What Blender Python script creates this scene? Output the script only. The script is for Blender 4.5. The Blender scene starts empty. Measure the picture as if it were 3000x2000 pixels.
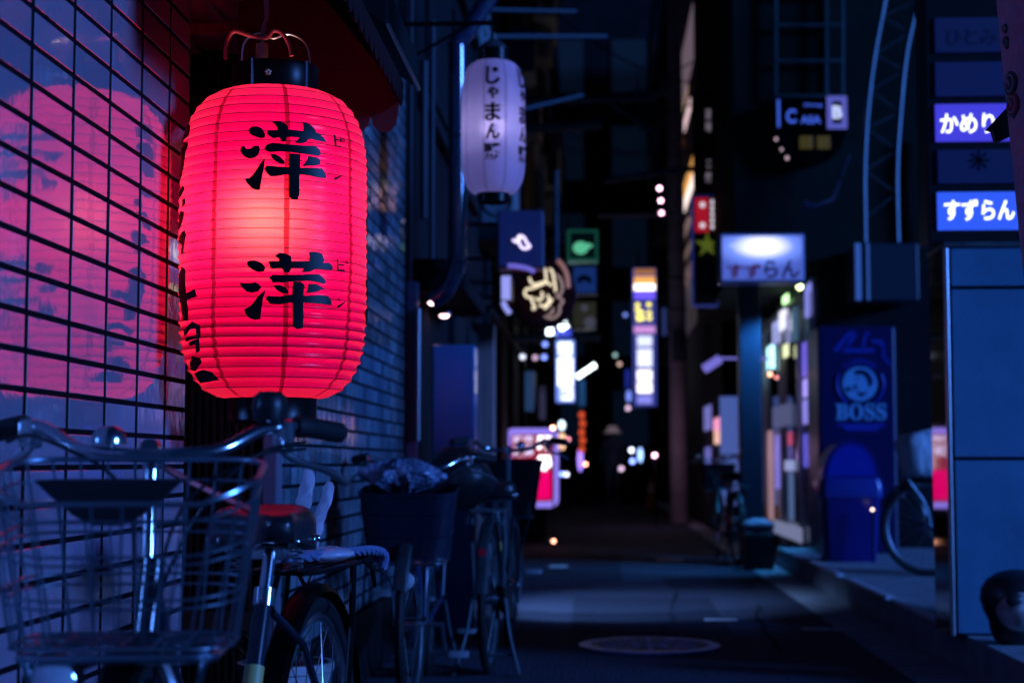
import bpy, bmesh, math, random
from mathutils import Vector, Matrix
random.seed(7)
S = bpy.context.scene
C = S.collection
R = math.radians

# ---------------------------------------------------------------- camera
F = 4750.0                                   # focal length in photo pixels (3000 px wide)
PITCH = math.atan(355 / F)
YAW = math.atan(250 * math.cos(PITCH) / F)
CAM = Vector((0, 0, 0.95))
cd = bpy.data.cameras.new('camera')
cam = bpy.data.objects.new('camera', cd); C.objects.link(cam)
cam.location = CAM
cam.rotation_euler = (R(90) + PITCH, 0, YAW)
cd.sensor_width = 36; cd.lens = F / 3000 * 36
cd.clip_start = 0.05; cd.clip_end = 600
cd.dof.use_dof = True; cd.dof.focus_distance = 3.78; cd.dof.aperture_fstop = 3.2
S.camera = cam
CR = cam.rotation_euler.to_matrix()

def W(px, py, Y):
    """point at alley depth Y seen at photo pixel (measuring helper)"""
    d = CR @ Vector(((px - 1500) / F, (1000 - py) / F, -1))
    return CAM + d * (Y / d.y)

# ---------------------------------------------------------------- light
SUN_EL, SUN_AZ = 13.0, 112.0                 # azimuth from +Y clockwise: behind the camera, to the right
wd = bpy.data.worlds.new('World'); S.world = wd; wd.use_nodes = True
nt = wd.node_tree; nt.nodes.clear()
sky = nt.nodes.new('ShaderNodeTexSky'); sky.sky_type = 'NISHITA'; sky.sun_disc = False
sky.sun_elevation = R(SUN_EL); sky.sun_rotation = R(SUN_AZ)
mx = nt.nodes.new('ShaderNodeMix'); mx.data_type = 'RGBA'; mx.blend_type = 'MULTIPLY'
mx.inputs[0].default_value = 1
mx.inputs[7].default_value = (0.04, 0.22, 1.0, 1)      # night: deep blue air
bg = nt.nodes.new('ShaderNodeBackground'); bg.inputs[1].default_value = 0.018
ow = nt.nodes.new('ShaderNodeOutputWorld')
nt.links.new(sky.outputs[0], mx.inputs[6]); nt.links.new(mx.outputs[2], bg.inputs[0]); nt.links.new(bg.outputs[0], ow.inputs[0])
sd = bpy.data.lights.new('street_light_sun', 'SUN'); sd.energy = 5.0; sd.angle = R(12); sd.color = (0.075, 0.25, 1.0)  # blue sun in place of the unseen street lighting behind the camera
so = bpy.data.objects.new('street_light_sun', sd); C.objects.link(so); so.location = (6, -6, 8)
_az = R(SUN_AZ); _el = R(SUN_EL)
sdir = Vector((math.sin(_az) * math.cos(_el), math.cos(_az) * math.cos(_el), math.sin(_el)))
so.rotation_euler = sdir.to_track_quat('Z', 'Y').to_euler()

S.view_settings.view_transform = 'Standard'; S.view_settings.look = 'None'
S.view_settings.exposure = 0.0; S.view_settings.gamma = 1.0
S.render.engine = 'CYCLES'
cy = S.cycles
cy.use_denoising = True
try: cy.denoiser = 'OPENIMAGEDENOISE'
except Exception: pass
cy.max_bounces = 6; cy.diffuse_bounces = 2; cy.glossy_bounces = 3; cy.transmission_bounces = 4; cy.transparent_max_bounces = 6
cy.sample_clamp_indirect = 3.0; cy.caustics_reflective = False; cy.caustics_refractive = False

# ---------------------------------------------------------------- helpers
MATS = {}
def mat(name, col, rough=0.5, metal=0.0, spec=0.5, bump=None, var=None, emit=None, coat=0.0, island=0.0, trans=0.0, ior=1.5):
    """principled material; bump=(scale,strength) noise; var=(scale,amount[,stretch]) colour mottling; emit=(colour,strength)"""
    if name in MATS: return MATS[name]
    m = bpy.data.materials.new(name); m.use_nodes = True; MATS[name] = m
    t = m.node_tree; b = t.nodes['Principled BSDF']
    b.inputs['Base Color'].default_value = (*col, 1); b.inputs['Roughness'].default_value = rough
    b.inputs['Metallic'].default_value = metal; b.inputs['Specular IOR Level'].default_value = spec
    b.inputs['Coat Weight'].default_value = coat; b.inputs['IOR'].default_value = ior
    b.inputs['Transmission Weight'].default_value = trans
    tc = t.nodes.new('ShaderNodeTexCoord')
    if var or island:
        rgb = t.nodes.new('ShaderNodeMix'); rgb.data_type = 'RGBA'
        a = var[1] if var else island
        rgb.inputs[6].default_value = (*[c * (1 - a) for c in col], 1)
        rgb.inputs[7].default_value = (*[min(1, c * (1 + a)) for c in col], 1)
        if island:
            g = t.nodes.new('ShaderNodeNewGeometry'); t.links.new(g.outputs['Random Per Island'], rgb.inputs[0])
        else:
            n = t.nodes.new('ShaderNodeTexNoise'); n.inputs['Scale'].default_value = var[0]; n.inputs['Detail'].default_value = 6
            n.inputs['Roughness'].default_value = 0.65
            mp = t.nodes.new('ShaderNodeMapping'); mp.inputs['Scale'].default_value = var[2] if len(var) > 2 else (1, 1, 1)
            t.links.new(tc.outputs['Object'], mp.inputs[0]); t.links.new(mp.outputs[0], n.inputs['Vector'])
            cr = t.nodes.new('ShaderNodeMapRange'); cr.inputs[1].default_value = 0.3; cr.inputs[2].default_value = 0.7
            t.links.new(n.outputs[0], cr.inputs[0]); t.links.new(cr.outputs[0], rgb.inputs[0])
            rr = t.nodes.new('ShaderNodeMapRange'); rr.inputs[3].default_value = max(0, rough - 0.12 * (rough > 0.1)); rr.inputs[4].default_value = min(1, rough + 0.12 * (rough > 0.1))
            t.links.new(n.outputs[0], rr.inputs[0]); t.links.new(rr.outputs[0], b.inputs['Roughness'])
        t.links.new(rgb.outputs[2], b.inputs['Base Color'])
    if bump:
        n2 = t.nodes.new('ShaderNodeTexNoise'); n2.inputs['Scale'].default_value = bump[0]; n2.inputs['Detail'].default_value = 3
        t.links.new(tc.outputs['Object'], n2.inputs['Vector'])
        bp = t.nodes.new('ShaderNodeBump'); bp.inputs['Strength'].default_value = bump[1]; bp.inputs['Distance'].default_value = 0.02
        t.links.new(n2.outputs[0], bp.inputs['Height']); t.links.new(bp.outputs[0], b.inputs['Normal'])
    if emit:
        b.inputs['Emission Color'].default_value = (*emit[0], 1); b.inputs['Emission Strength'].default_value = emit[1]
    return m

def glow(name, col, k): return mat(name, (0.02, 0.02, 0.02), 0.4, emit=(col, k))

def tag(o, label=None, cat=None, group=None, kind=None):
    if label: o['label'] = label
    if cat: o['category'] = cat
    if group: o['group'] = group
    if kind: o['kind'] = kind
    return o

def thing(name, label, cat, loc=(0, 0, 0), rotz=0, group=None):
    o = bpy.data.objects.new(name, None); C.objects.link(o); o.empty_display_size = 0.1
    o.location = loc; o.rotation_euler = (0, 0, rotz)
    return tag(o, label, cat, group)

def wm(o):
    m = Matrix.LocRotScale(o.location, o.rotation_euler, o.scale)
    return wm(o.parent) @ m if o.parent else m

class MB:
    def __init__(s): s.bm = bmesh.new()
    def box(s, c, size, rot=None, bev=0, seg=2):
        M = Matrix.Translation(c)
        if rot is not None: M = M @ (rot if isinstance(rot, Matrix) else Matrix.Rotation(rot, 4, 'Z'))
        M = M @ Matrix.Diagonal((*size, 1))
        r = bmesh.ops.create_cube(s.bm, size=1, matrix=M)
        if bev:
            es = list({e for v in r['verts'] for e in v.link_edges})
            bmesh.ops.bevel(s.bm, geom=es, offset=bev, segments=seg, affect='EDGES', profile=0.5)
        return s
    def span(s, a, b, bev=0):
        a, b = Vector(a), Vector(b)
        return s.box((a + b) / 2, [abs(x) for x in (b - a)], bev=bev)
    def tube(s, pts, r, seg=8, closed=False, flat=1.0):
        pts = [Vector(p) for p in pts]; n = len(pts)
        rs = r if isinstance(r, (list, tuple)) else [r] * n
        rings = []; up = None
        for i, p in enumerate(pts):
            a = pts[(i - 1) % n] if (closed or i > 0) else p
            b = pts[(i + 1) % n] if (closed or i < n - 1) else p
            t = (b - a).normalized()
            if up is None:
                up = Vector((0, 0, 1)) if abs(t.z) < 0.9 else Vector((1, 0, 0))
            up = (up - t * up.dot(t)).normalized(); sd_ = t.cross(up)
            rings.append([s.bm.verts.new(p + (up * math.cos(q) * flat + sd_ * math.sin(q)) * rs[i])
                          for q in [2 * math.pi * k / seg for k in range(seg)]])
        for i in range(n if closed else n - 1):
            A, B = rings[i], rings[(i + 1) % n]
            off = 0
            if closed and i == n - 1:
                off = min(range(seg), key=lambda o_: (A[0].co - B[o_].co).length)
            for k in range(seg):
                s.bm.faces.new((A[k], A[(k + 1) % seg], B[(k + 1 + off) % seg], B[(k + off) % seg]))
        if not closed:
            s.bm.faces.new(rings[0][::-1]); s.bm.faces.new(rings[-1])
        return s
    def ring(s, c, rad, r, axis='Z', seg=40, mseg=8, a0=0, a1=360):
        full = abs(a1 - a0) >= 360
        pts = []
        n = seg if full else seg + 1
        for k in range(n):
            q = R(a0 + (a1 - a0) * k / seg); u, v = math.cos(q) * rad, math.sin(q) * rad
            pts.append(Vector(c) + Vector({'Z': (u, v, 0), 'X': (0, u, v), 'Y': (u, 0, v)}[axis]))
        return s.tube(pts, r, mseg, closed=full)
    def lathe(s, prof, c=(0, 0, 0), seg=32, M=None, a0=0, a1=360):
        full = abs(a1 - a0) >= 360; n = seg if full else seg + 1
        M = M or Matrix.Identity(4)
        rows = []
        for (r, z) in prof:
            rows.append([s.bm.verts.new(Vector(c) + M.to_3x3() @ Vector((r * math.cos(R(a0 + (a1 - a0) * k / seg)), r * math.sin(R(a0 + (a1 - a0) * k / seg)), z))) for k in range(n)])
        for A, B in zip(rows, rows[1:]):
            for k in range(n if full else n - 1):
                s.bm.faces.new((A[k], A[(k + 1) % n], B[(k + 1) % n], B[k]))
        return s
    def prism(s, poly, M, depth):
        """2-D polygon in the xy plane of M, thickness along M's z"""
        lo = [s.bm.verts.new(M @ Vector((x, y, 0))) for x, y in poly]
        hi = [s.bm.verts.new(M @ Vector((x, y, depth))) for x, y in poly]
        n = len(poly)
        s.bm.faces.new(lo[::-1]); s.bm.faces.new(hi)
        for k in range(n): s.bm.faces.new((lo[k], lo[(k + 1) % n], hi[(k + 1) % n], hi[k]))
        return s
    def ball(s, c, r, seg=16, sc=(1, 1, 1)):
        bmesh.ops.create_uvsphere(s.bm, u_segments=seg, v_segments=max(6, seg // 2), radius=1,
                                  matrix=Matrix.Translation(c) @ Matrix.Diagonal((r * sc[0], r * sc[1], r * sc[2], 1)))
        return s
    def quad(s, *pts):
        s.bm.faces.new([s.bm.verts.new(Vector(p)) for p in pts]); return s
    def mesh(s, me, M):
        n0 = len(s.bm.verts); s.bm.from_mesh(me); s.bm.verts.ensure_lookup_table()
        for v in s.bm.verts[n0:]: v.co = M @ v.co
        return s
    def build(s, name, m, parent=None, local=False, smooth=True, angle=40):
        bmesh.ops.recalc_face_normals(s.bm, faces=s.bm.faces)
        me = bpy.data.meshes.new(name); o = bpy.data.objects.new(name, me); C.objects.link(o)
        if parent is not None:
            o.parent = parent
            if not local:
                s.bm.transform(wm(parent).inverted())
        else:
            xs = [v.co for v in s.bm.verts]
            lo = Vector((min(v.x for v in xs), min(v.y for v in xs), min(v.z for v in xs)))
            hi = Vector((max(v.x for v in xs), max(v.y for v in xs), max(v.z for v in xs)))
            o.location = ((lo.x + hi.x) / 2, (lo.y + hi.y) / 2, lo.z)
            s.bm.transform(Matrix.Translation(-Vector(o.location)))
        s.bm.to_mesh(me); s.bm.free()
        if smooth:
            me.polygons.foreach_set('use_smooth', [True] * len(me.polygons))
            me.set_sharp_from_angle(angle=R(angle))
        me.materials.append(m)
        return o

def struct(name, mb, m, smooth=False): return tag(mb.build(name, m, smooth=smooth), kind='structure')

def text_mesh(body, bold=0.0, depth=0.02):
    c = bpy.data.curves.new('lettering', 'FONT'); c.body = body; c.extrude = depth; c.offset = bold
    c.align_x = 'CENTER'; c.resolution_u = 4
    o = bpy.data.objects.new('lettering', c); C.objects.link(o)
    bpy.context.view_layer.update()
    dg = bpy.context.evaluated_depsgraph_get()
    me = bpy.data.meshes.new_from_object(o.evaluated_get(dg))
    bpy.data.objects.remove(o); bpy.data.curves.remove(c)
    xs = [v.co.x for v in me.vertices]; ys = [v.co.y for v in me.vertices]
    return me, (min(xs), max(xs), min(ys), max(ys))

FACE = Matrix.Rotation(R(90), 4, 'X')         # text plane turned to face the camera (-Y)
def put_text(mb, body, c, w=None, h=None, bold=0.0, thick=0.004, rot=None):
    """lettering centred on c (its back plane), w/h in metres"""
    me, (x0, x1, y0, y1) = text_mesh(body, bold)
    sx = w / (x1 - x0) if w else None; sy = h / (y1 - y0) if h else None
    sx = sx or sy; sy = sy or sx
    M = Matrix.Translation(c) @ (rot or Matrix.Identity(4)) @ FACE @ Matrix.Diagonal((sx, sy, thick / 0.04, 1)) @ Matrix.Translation((-(x0 + x1) / 2, -(y0 + y1) / 2, 0.02))
    mb.mesh(me, M); bpy.data.meshes.remove(me)
    return mb

def arc(c, r, a0, a1, n, plane='xz'):
    out = []
    for k in range(n + 1):
        q = R(a0 + (a1 - a0) * k / n)
        out.append(Vector(c) + (Vector((r * math.cos(q), 0, r * math.sin(q))) if plane == 'xz' else Vector((0, r * math.cos(q), r * math.sin(q)))))
    return out

def smooth_path(pts, n=6):
    pts = [Vector(p) for p in pts]; out = []
    P = [pts[0] * 2 - pts[1]] + pts + [pts[-1] * 2 - pts[-2]]
    for i in range(1, len(P) - 2):
        for k in range(n):
            t = k / n; a, b, c, d = P[i - 1], P[i], P[i + 1], P[i + 2]
            out.append(0.5 * ((2 * b) + (c - a) * t + (2 * a - 5 * b + 4 * c - d) * t * t + (3 * b - a - 3 * c + d) * t ** 3))
    out.append(pts[-1]); return out

# ---------------------------------------------------------------- materials
M_ASPH = mat('asphalt', (0.034, 0.042, 0.062), 0.85, spec=0.15, bump=(55, 0.9), var=(26, 0.55))
M_CONC = mat('concrete', (0.28, 0.30, 0.32), 0.9, spec=0.2, bump=(60, 0.3), var=(5, 0.3))
M_CONCD = mat('dark_concrete', (0.06, 0.06, 0.065), 0.7, bump=(50, 0.3), var=(4, 0.3))
M_PAINT = mat('road_paint', (0.5, 0.5, 0.5), 0.6, var=(40, 0.45))
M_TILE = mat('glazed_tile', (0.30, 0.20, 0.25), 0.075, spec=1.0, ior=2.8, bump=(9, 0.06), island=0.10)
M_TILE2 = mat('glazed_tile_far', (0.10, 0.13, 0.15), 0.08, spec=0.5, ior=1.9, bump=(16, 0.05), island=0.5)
M_GROUT = mat('grout', (0.005, 0.004, 0.005), 0.95, spec=0.03)
M_WOOD = mat('dark_wood', (0.020, 0.008, 0.006), 0.6, spec=0.06, bump=(20, 0.2), var=(3, 0.5, (8, 8, 0.6)))
M_WOODR = mat('soffit_wood', (0.30, 0.13, 0.09), 0.55, var=(4, 0.45, (8, 0.6, 8)))
M_DARK = mat('dark_wall', (0.007, 0.008, 0.010), 0.85, spec=0.1, bump=(12, 0.3), var=(1.5, 0.5))
M_DARK2 = mat('dark_cladding', (0.007, 0.010, 0.012), 0.75, spec=0.1, bump=(9, 0.3), var=(1.2, 0.5))
M_DARKG = mat('green_grey_wall', (0.006, 0.012, 0.009), 0.8, spec=0.1, bump=(9, 0.3), var=(0.9, 0.4))
M_BLACK = mat('black_paint', (0.003, 0.003, 0.003), 0.3, spec=0.08)
M_WIRE = mat('dull_chrome_wire', (0.26, 0.33, 0.38), 0.3, metal=1.0)
M_BLACKM = mat('black_plastic', (0.005, 0.005, 0.006), 0.42, spec=0.3)
M_RUB = mat('rubber', (0.006, 0.006, 0.007), 0.65, spec=0.2)
M_CHROME = mat('chrome', (0.62, 0.63, 0.66), 0.16, metal=1.0)
M_STEEL = mat('stainless', (0.55, 0.56, 0.58), 0.28, metal=1.0)
M_MIRROR = mat('polished_steel', (0.62, 0.63, 0.66), 0.045, metal=1.0)
M_GALV = mat('galvanised_steel', (0.08, 0.10, 0.11), 0.45, metal=0.7, var=(8, 0.3))
M_IRON = mat('cast_iron', (0.26, 0.42, 0.95), 0.45, metal=0.85, bump=(60, 0.3), var=(10, 0.3))
M_PVC = mat('dark_pipe', (0.012, 0.02, 0.05), 0.2, spec=0.9, coat=0.8)
M_FRAME = mat('bike_frame_paint', (0.006, 0.008, 0.014), 0.22, coat=0.3)
M_FRAMEB = mat('bike_frame_blue', (0.012, 0.02, 0.06), 0.22, coat=0.4)
M_FRAMES = mat('bike_frame_silver', (0.22, 0.23, 0.27), 0.28, metal=0.9, coat=0.3)
M_VINYL = mat('saddle_vinyl', (0.008, 0.008, 0.010), 0.34, spec=0.4, bump=(90, 0.12))
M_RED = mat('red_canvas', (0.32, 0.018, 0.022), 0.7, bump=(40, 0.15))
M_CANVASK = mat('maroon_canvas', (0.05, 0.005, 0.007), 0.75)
M_ENAMEL = mat('blue_grey_enamel', (0.07, 0.19, 0.29), 0.32, coat=0.25, bump=(3, 0.03), var=(1.6, 0.22))
M_BIN = mat('bin_plastic', (0.008, 0.010, 0.14), 0.34, bump=(25, 0.08))
M_VEND = mat('machine_blue', (0.004, 0.005, 0.06), 0.35)
M_VPRINT = mat('machine_print', (0.16, 0.40, 0.62), 0.4)
M_VPRINTD = mat('machine_print_dark', (0.015, 0.03, 0.30), 0.4)
M_PLANT = mat('leaf', (0.05, 0.10, 0.035), 0.5, island=0.4)
M_POT = mat('white_pot', (0.6, 0.6, 0.6), 0.5)
M_GLASS = mat('clear_plastic', (0.8, 0.8, 0.85), 0.1, trans=0.9, ior=1.45)
M_INK = mat('black_lacquer', (0.004, 0.001, 0.002), 0.4, spec=0.12)
M_DULL = mat('dull_pipe', (0.03, 0.038, 0.05), 0.6, spec=0.2)
M_COVER = mat('pale_cloth_cover', (0.55, 0.62, 0.68), 0.7, bump=(14, 0.5))
# ---------------------------------------------------------------- ground
XW = -1.03                                   # plane of the tiled wall on the left
XE, ZP = 1.66, 0.17                          # edge and height of the raised walk on the right
g = MB(); g.quad((-60, -40, 0), (60, -40, 0), (60, 160, 0), (-60, 160, 0)); struct('ground', g, M_ASPH)
g = MB()
for k in range(76):
    y = 3 + k * 0.6; g.quad((1.37, y, 0.004), (XE, y, 0.004), (XE, y + 0.59, 0.004), (1.37, y + 0.59, 0.004))
struct('gutter_strip', g, M_CONC)
g = MB()
for (x0, y0, x1, y1) in ((-0.15, 9.2, 0.75, 11.6), (-0.7, 13.2, 0.2, 17.0), (0.55, 12.4, 1.2, 13.5)): g.quad((x0, y0, 0.003), (x1, y0, 0.003), (x1 + 0.03, y1, 0.003), (x0 - 0.02, y1, 0.003))
struct('asphalt_patch', g, mat('patch_asphalt', (0.020, 0.025, 0.038), 0.9, spec=0.1, bump=(55, 0.9), var=(26, 0.5)))
g = MB(); rnd = random.Random(6)
for (x, y, n_, dx, dy) in ((0.9, 8.2, 18, 0.02, 0.16), (-0.4, 11.8, 16, 0.10, 0.05), (0.35, 9.0, 22, 0.03, 0.15), (0.2, 14.4, 18, 0.09, 0.08)):
    prev = None
    for i in range(n_):
        w = rnd.uniform(0.004, 0.010); cur = (g.bm.verts.new((x - w, y, 0.0045)), g.bm.verts.new((x + w, y, 0.0045)))
        if prev: g.bm.faces.new((prev[0], prev[1], cur[1], cur[0]))
        prev = cur; x += dx * rnd.uniform(-0.6, 1.6); y += dy * rnd.uniform(0.5, 1.4)
struct('road_crack', g, mat('crack', (0.006, 0.007, 0.010), 0.95, spec=0.05))
g = MB(); g.span((XE, 5.0, 0), (9, 15.2, ZP), bev=0.008)
struct('raised_walk', g, M_CONC)
g = MB()
for y in (8.6, 10.2, 12.1):
    g.span((XE - 0.015, y - 0.75, ZP + 0.0), (XE + 0.03, y + 0.72, ZP + 0.022))
tag(g.build('edge_trim', mat('worn_steel', (0.6, 0.6, 0.66), 0.45, metal=0.3), smooth=False), 'steel edge strip along the raised walk on the right', 'edge trim')
# painted dashes
for i, (px, py, w, h) in enumerate(((1637, 1656, 0.17, 0.30), (1962, 1636, 0.26, 0.25), (2112, 1808, 0.20, 0.12), (2412, 1833, 0.24, 0.11), (2440, 1650, 0.5, 0.22))):
    Y = 0.95 / ((py - 1355) / F); p = W(px, py, Y)
    m = MB(); m.quad((p.x - w / 2, Y - h / 2, 0.005), (p.x + w / 2, Y - h / 2, 0.005), (p.x + w / 2, Y + h / 2, 0.005), (p.x - w / 2, Y + h / 2, 0.005))
    tag(m.build('road_marking', M_PAINT, smooth=False),
        ('small white dash painted on the asphalt beside the parked bicycles', 'worn white dash painted in mid lane farther up the alley',
         'pale dash painted on the asphalt just beyond the manhole cover', 'short pale dash painted beside the gutter, nearest the steel-edged walk',
         'faded pale strip painted at the foot of the raised walk')[i], 'road marking', 'painted dashes on the alley')
# manhole
cv = W(1902, 1883, 8.52); cv.z = 0
mh = thing('manhole_cover', 'round iron manhole cover with a bright rim set in the asphalt', 'manhole cover', cv)
m = MB(); m.lathe([(0, 0.004), (0.30, 0.004), (0.30, 0.009), (0, 0.009)], seg=48); m.build('lid', mat('lid_iron', (0.10, 0.10, 0.11), 0.5, metal=0.6, bump=(80, 0.4)), mh, True)
m = MB(); m.lathe([(0.305, 0.002), (0.305, 0.014), (0.365, 0.013), (0.365, 0.002)], seg=56); m.build('rim', M_IRON, mh, True)
m = MB()
for k in range(12):
    q = R(30 * k); m.box((math.cos(q) * 0.2, math.sin(q) * 0.2, 0.011), (0.13, 0.02, 0.006), q, bev=0.002)
m.ring((0, 0, 0.011), 0.1, 0.006, seg=30, mseg=6)
for dx in (-0.07, 0, 0.07): m.lathe([(0, 0.013), (0.025, 0.012), (0.028, 0.008)], c=(dx, 0, 0), seg=14)
m.build('relief', M_IRON, mh, True)

# ---------------------------------------------------------------- tiled shop on the left
shop = thing('tiled_shop', 'shop with white glazed brick tiles and a dark slatted doorway beside the red lantern', 'shop', (XW, 4.0, 0))
def tile_field(name, m, y0, y1, z0, z1, ys, pitch=(0.237, 0.07), gap=(0.020, 0.011), tilt=0.0055, depth=0.0018):
    """grid of bevelled tiles on plane x=XW facing +x; ys = a joint position"""
    b = MB(); k0 = math.floor((y0 - ys) / pitch[0]); y = ys + k0 * pitch[0]
    rnd = random.Random(11)
    while y < y1 - 0.02:
        a0, a1 = max(y, y0) + gap[0] / 2, min(y + pitch[0], y1) - (0 if y + pitch[0] > y1 else gap[0] / 2)
        z = z0
        while z < z1 - 0.02 and a1 - a0 > 0.02:
            c0, c1 = z + gap[1] / 2, z + pitch[1] - gap[1] / 2
            ty, tz = rnd.uniform(-tilt, tilt), rnd.uniform(-tilt, tilt)
            V = []
            for ins, dx in ((0, -0.002), (0, depth - 0.0008), (0.001, depth)):
                row = []
                for (yy, zz) in ((a0 + ins, c0 + ins), (a1 - ins, c0 + ins), (a1 - ins, c1 - ins), (a0 + ins, c1 - ins)):
                    d = dx + ((yy - (a0 + a1) / 2) * ty + (zz - (c0 + c1) / 2) * tz if dx > 0 else 0)
                    row.append(b.bm.verts.new((XW + d, yy, zz)))
                V.append(row)
            for A, B in zip(V, V[1:]):
                for k in range(4): b.bm.faces.new((A[k], A[(k + 1) % 4], B[(k + 1) % 4], B[k]))
            b.bm.faces.new(V[2])
            z += pitch[1]
        y += pitch[0]
    return b.build(name, m, shop, smooth=True, angle=25)
YC, YD = 4.0, 5.17
m = MB(); m.span((-6.5, -3, 0), (XW, YC - 0.001, 3.2)); m.span((-6.5, YD, 0), (XW, 8.65, 3.2)); m.span((-6.5, YC - 0.001, 0), (-1.68, YD, 3.2))
m.build('wall', M_GROUT, shop, smooth=False)
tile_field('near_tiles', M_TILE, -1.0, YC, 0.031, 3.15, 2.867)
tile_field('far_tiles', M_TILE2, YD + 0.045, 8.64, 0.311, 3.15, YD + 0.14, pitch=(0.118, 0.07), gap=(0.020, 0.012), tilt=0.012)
m = MB(); m.span((XW, YD + 0.05, 0.0), (XW + 0.02, 8.64, 0.305), bev=0.004); m.build('plinth', M_BLACKM, shop, smooth=False)
m = MB(); m.span((XW - 0.04, YD - 0.03, 0), (XW + 0.012, YD + 0.045, 3.2), bev=0.006); m.build('door_post', mat('painted_post', (0.11, 0.12, 0.16), 0.4), shop, smooth=False)
# slatted door recess
m = MB(); m.span((-1.68, YD - 0.012, 0), (XW - 0.042, YD - 0.002, 3.2))
x = -1.66
while x < XW - 0.06:
    m.box((x, YD - 0.022, 1.6), (0.016, 0.022, 3.2), bev=0.003); x += 0.024
d = m.build('slatted_panel', M_WOOD, shop, smooth=False)
for z in (0.42, 1.28, 2.1):
    m = MB(); m.span((-1.67, YD - 0.045, z), (XW - 0.05, YD - 0.031, z + 0.06), bev=0.004); m.build('rail', mat('dark_wood_rail', (0.05, 0.026, 0.018), 0.4), d, smooth=False)
m = MB()
for k in range(8):
    xx = -1.67 + k * 0.080; m.span((xx, YC + 0.01, 2.27 + 0.012 * (k % 2)), (xx + 0.072, YD - 0.05, 2.32), bev=0.003)
m.span((-1.68, YC + 0.3, 2.24), (XW - 0.05, YC + 0.36, 2.275), bev=0.003); m.span((-1.68, YC + 0.75, 2.24), (XW - 0.05, YC + 0.81, 2.275), bev=0.003)
m.build('porch_ceiling', M_WOODR, shop, smooth=False)
m = MB(); m.span((-6.5, -3, 3.2), (XW - 0.05, 8.65, 9.5)); m.build('upper_wall', M_DARK, shop, smooth=False)

# awning
AX, AZ, AY0, AY1 = -0.55, 2.02, 3.30, 4.50
aw = thing('awning', 'dark red canvas awning with scalloped edge above the red lantern', 'awning', (XW, 3.9, 2.0))
m = MB(); n = 24
for k in range(n):
    y0 = AY0 + (AY1 - AY0) * k / n; y1 = AY0 + (AY1 - AY0) * (k + 1) / n
    m.quad((XW + 0.01, y0, 2.62), (AX, y0, AZ), (AX, y1, AZ), (XW + 0.01, y1, 2.62))
bmesh.ops.solidify(m.bm, geom=list(m.bm.faces), thickness=0.006)
m.build('canvas', M_RED, aw, smooth=False)
def scallops(length, w, drop, scal):
    poly = [(0, 0), (length, 0)]; k = int(round(length / w)); w = length / k
    for i in range(k, 0, -1):
        for j in range(7):
            q = math.pi * j / 6
            poly.append(((i - 0.5) * w + math.cos(q) * w / 2 * 0.98, -drop - math.sin(q) * scal))
    return poly
m = MB()
M = Matrix(((0, 0, 1, AX + 0.001), (1, 0, 0, AY0), (0, 1, 0, AZ + 0.004), (0, 0, 0, 1)))
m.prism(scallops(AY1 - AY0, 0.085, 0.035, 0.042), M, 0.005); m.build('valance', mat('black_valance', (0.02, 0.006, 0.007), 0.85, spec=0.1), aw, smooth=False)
m = MB()
sp = [(XW + 0.01, 2.6), (XW + 0.01, 1.93)]
for i in range(6):
    for j in range(7):
        q = math.pi * j / 6; w = (AX - XW - 0.02) / 6
        sp.append((XW + 0.01 + (i + 0.5) * w - math.cos(q) * w / 2 * 0.98, 1.925 - math.sin(q) * 0.045))
sp += [(AX, AZ)]
M = Matrix(((1, 0, 0, 0), (0, 0, 1, AY1), (0, 1, 0, 0), (0, 0, 0, 1)))
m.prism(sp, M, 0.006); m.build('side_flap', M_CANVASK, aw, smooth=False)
m = MB()
for y in (3.38, 3.72, 4.06, 4.4): m.tube([(XW + 0.02, y, 2.585), (AX - 0.02, y, AZ + 0.0)], 0.009)
m.tube([(AX - 0.018, AY0, AZ - 0.006), (AX - 0.018, AY1, AZ - 0.006)], 0.011)
m.build('frame', M_BLACK, aw)
m = MB()
for i in range(5):
    xx = XW + 0.03 + i * 0.066
    m.span((xx, AY0, 2.30), (xx + 0.06, AY1 - 0.03, 2.315), bev=0.002)
m.span((XW + 0.01, AY0, 2.255), (XW + 0.035, AY1 - 0.03, 2.30), bev=0.003)
for y in (3.5, 3.95, 4.36): m.span((XW + 0.01, y, 2.27), (XW + 0.36, y + 0.04, 2.30), bev=0.003)
m.build('soffit', M_WOODR, aw, smooth=False)
# metal canopy after the awning
cn = thing('metal_canopy', 'dark sheet metal canopy with a thin shiny edge behind the awning', 'canopy', (XW, 4.9, 2.1))
m = MB(); m.prism([(XW, 2.52), (-0.60, 2.20), (-0.60, 2.32), (XW, 2.62)], Matrix(((1, 0, 0, 0), (0, 0, 1, 4.53), (0, 1, 0, 0), (0, 0, 0, 1))), 0.8); m.build('sheet', M_DARK2, cn, smooth=False)
m = MB(); m.tube([(-0.592, 4.53, 2.196), (-0.592, 5.33, 2.196)], 0.006); m.build('edge', M_STEEL, cn)

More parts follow.
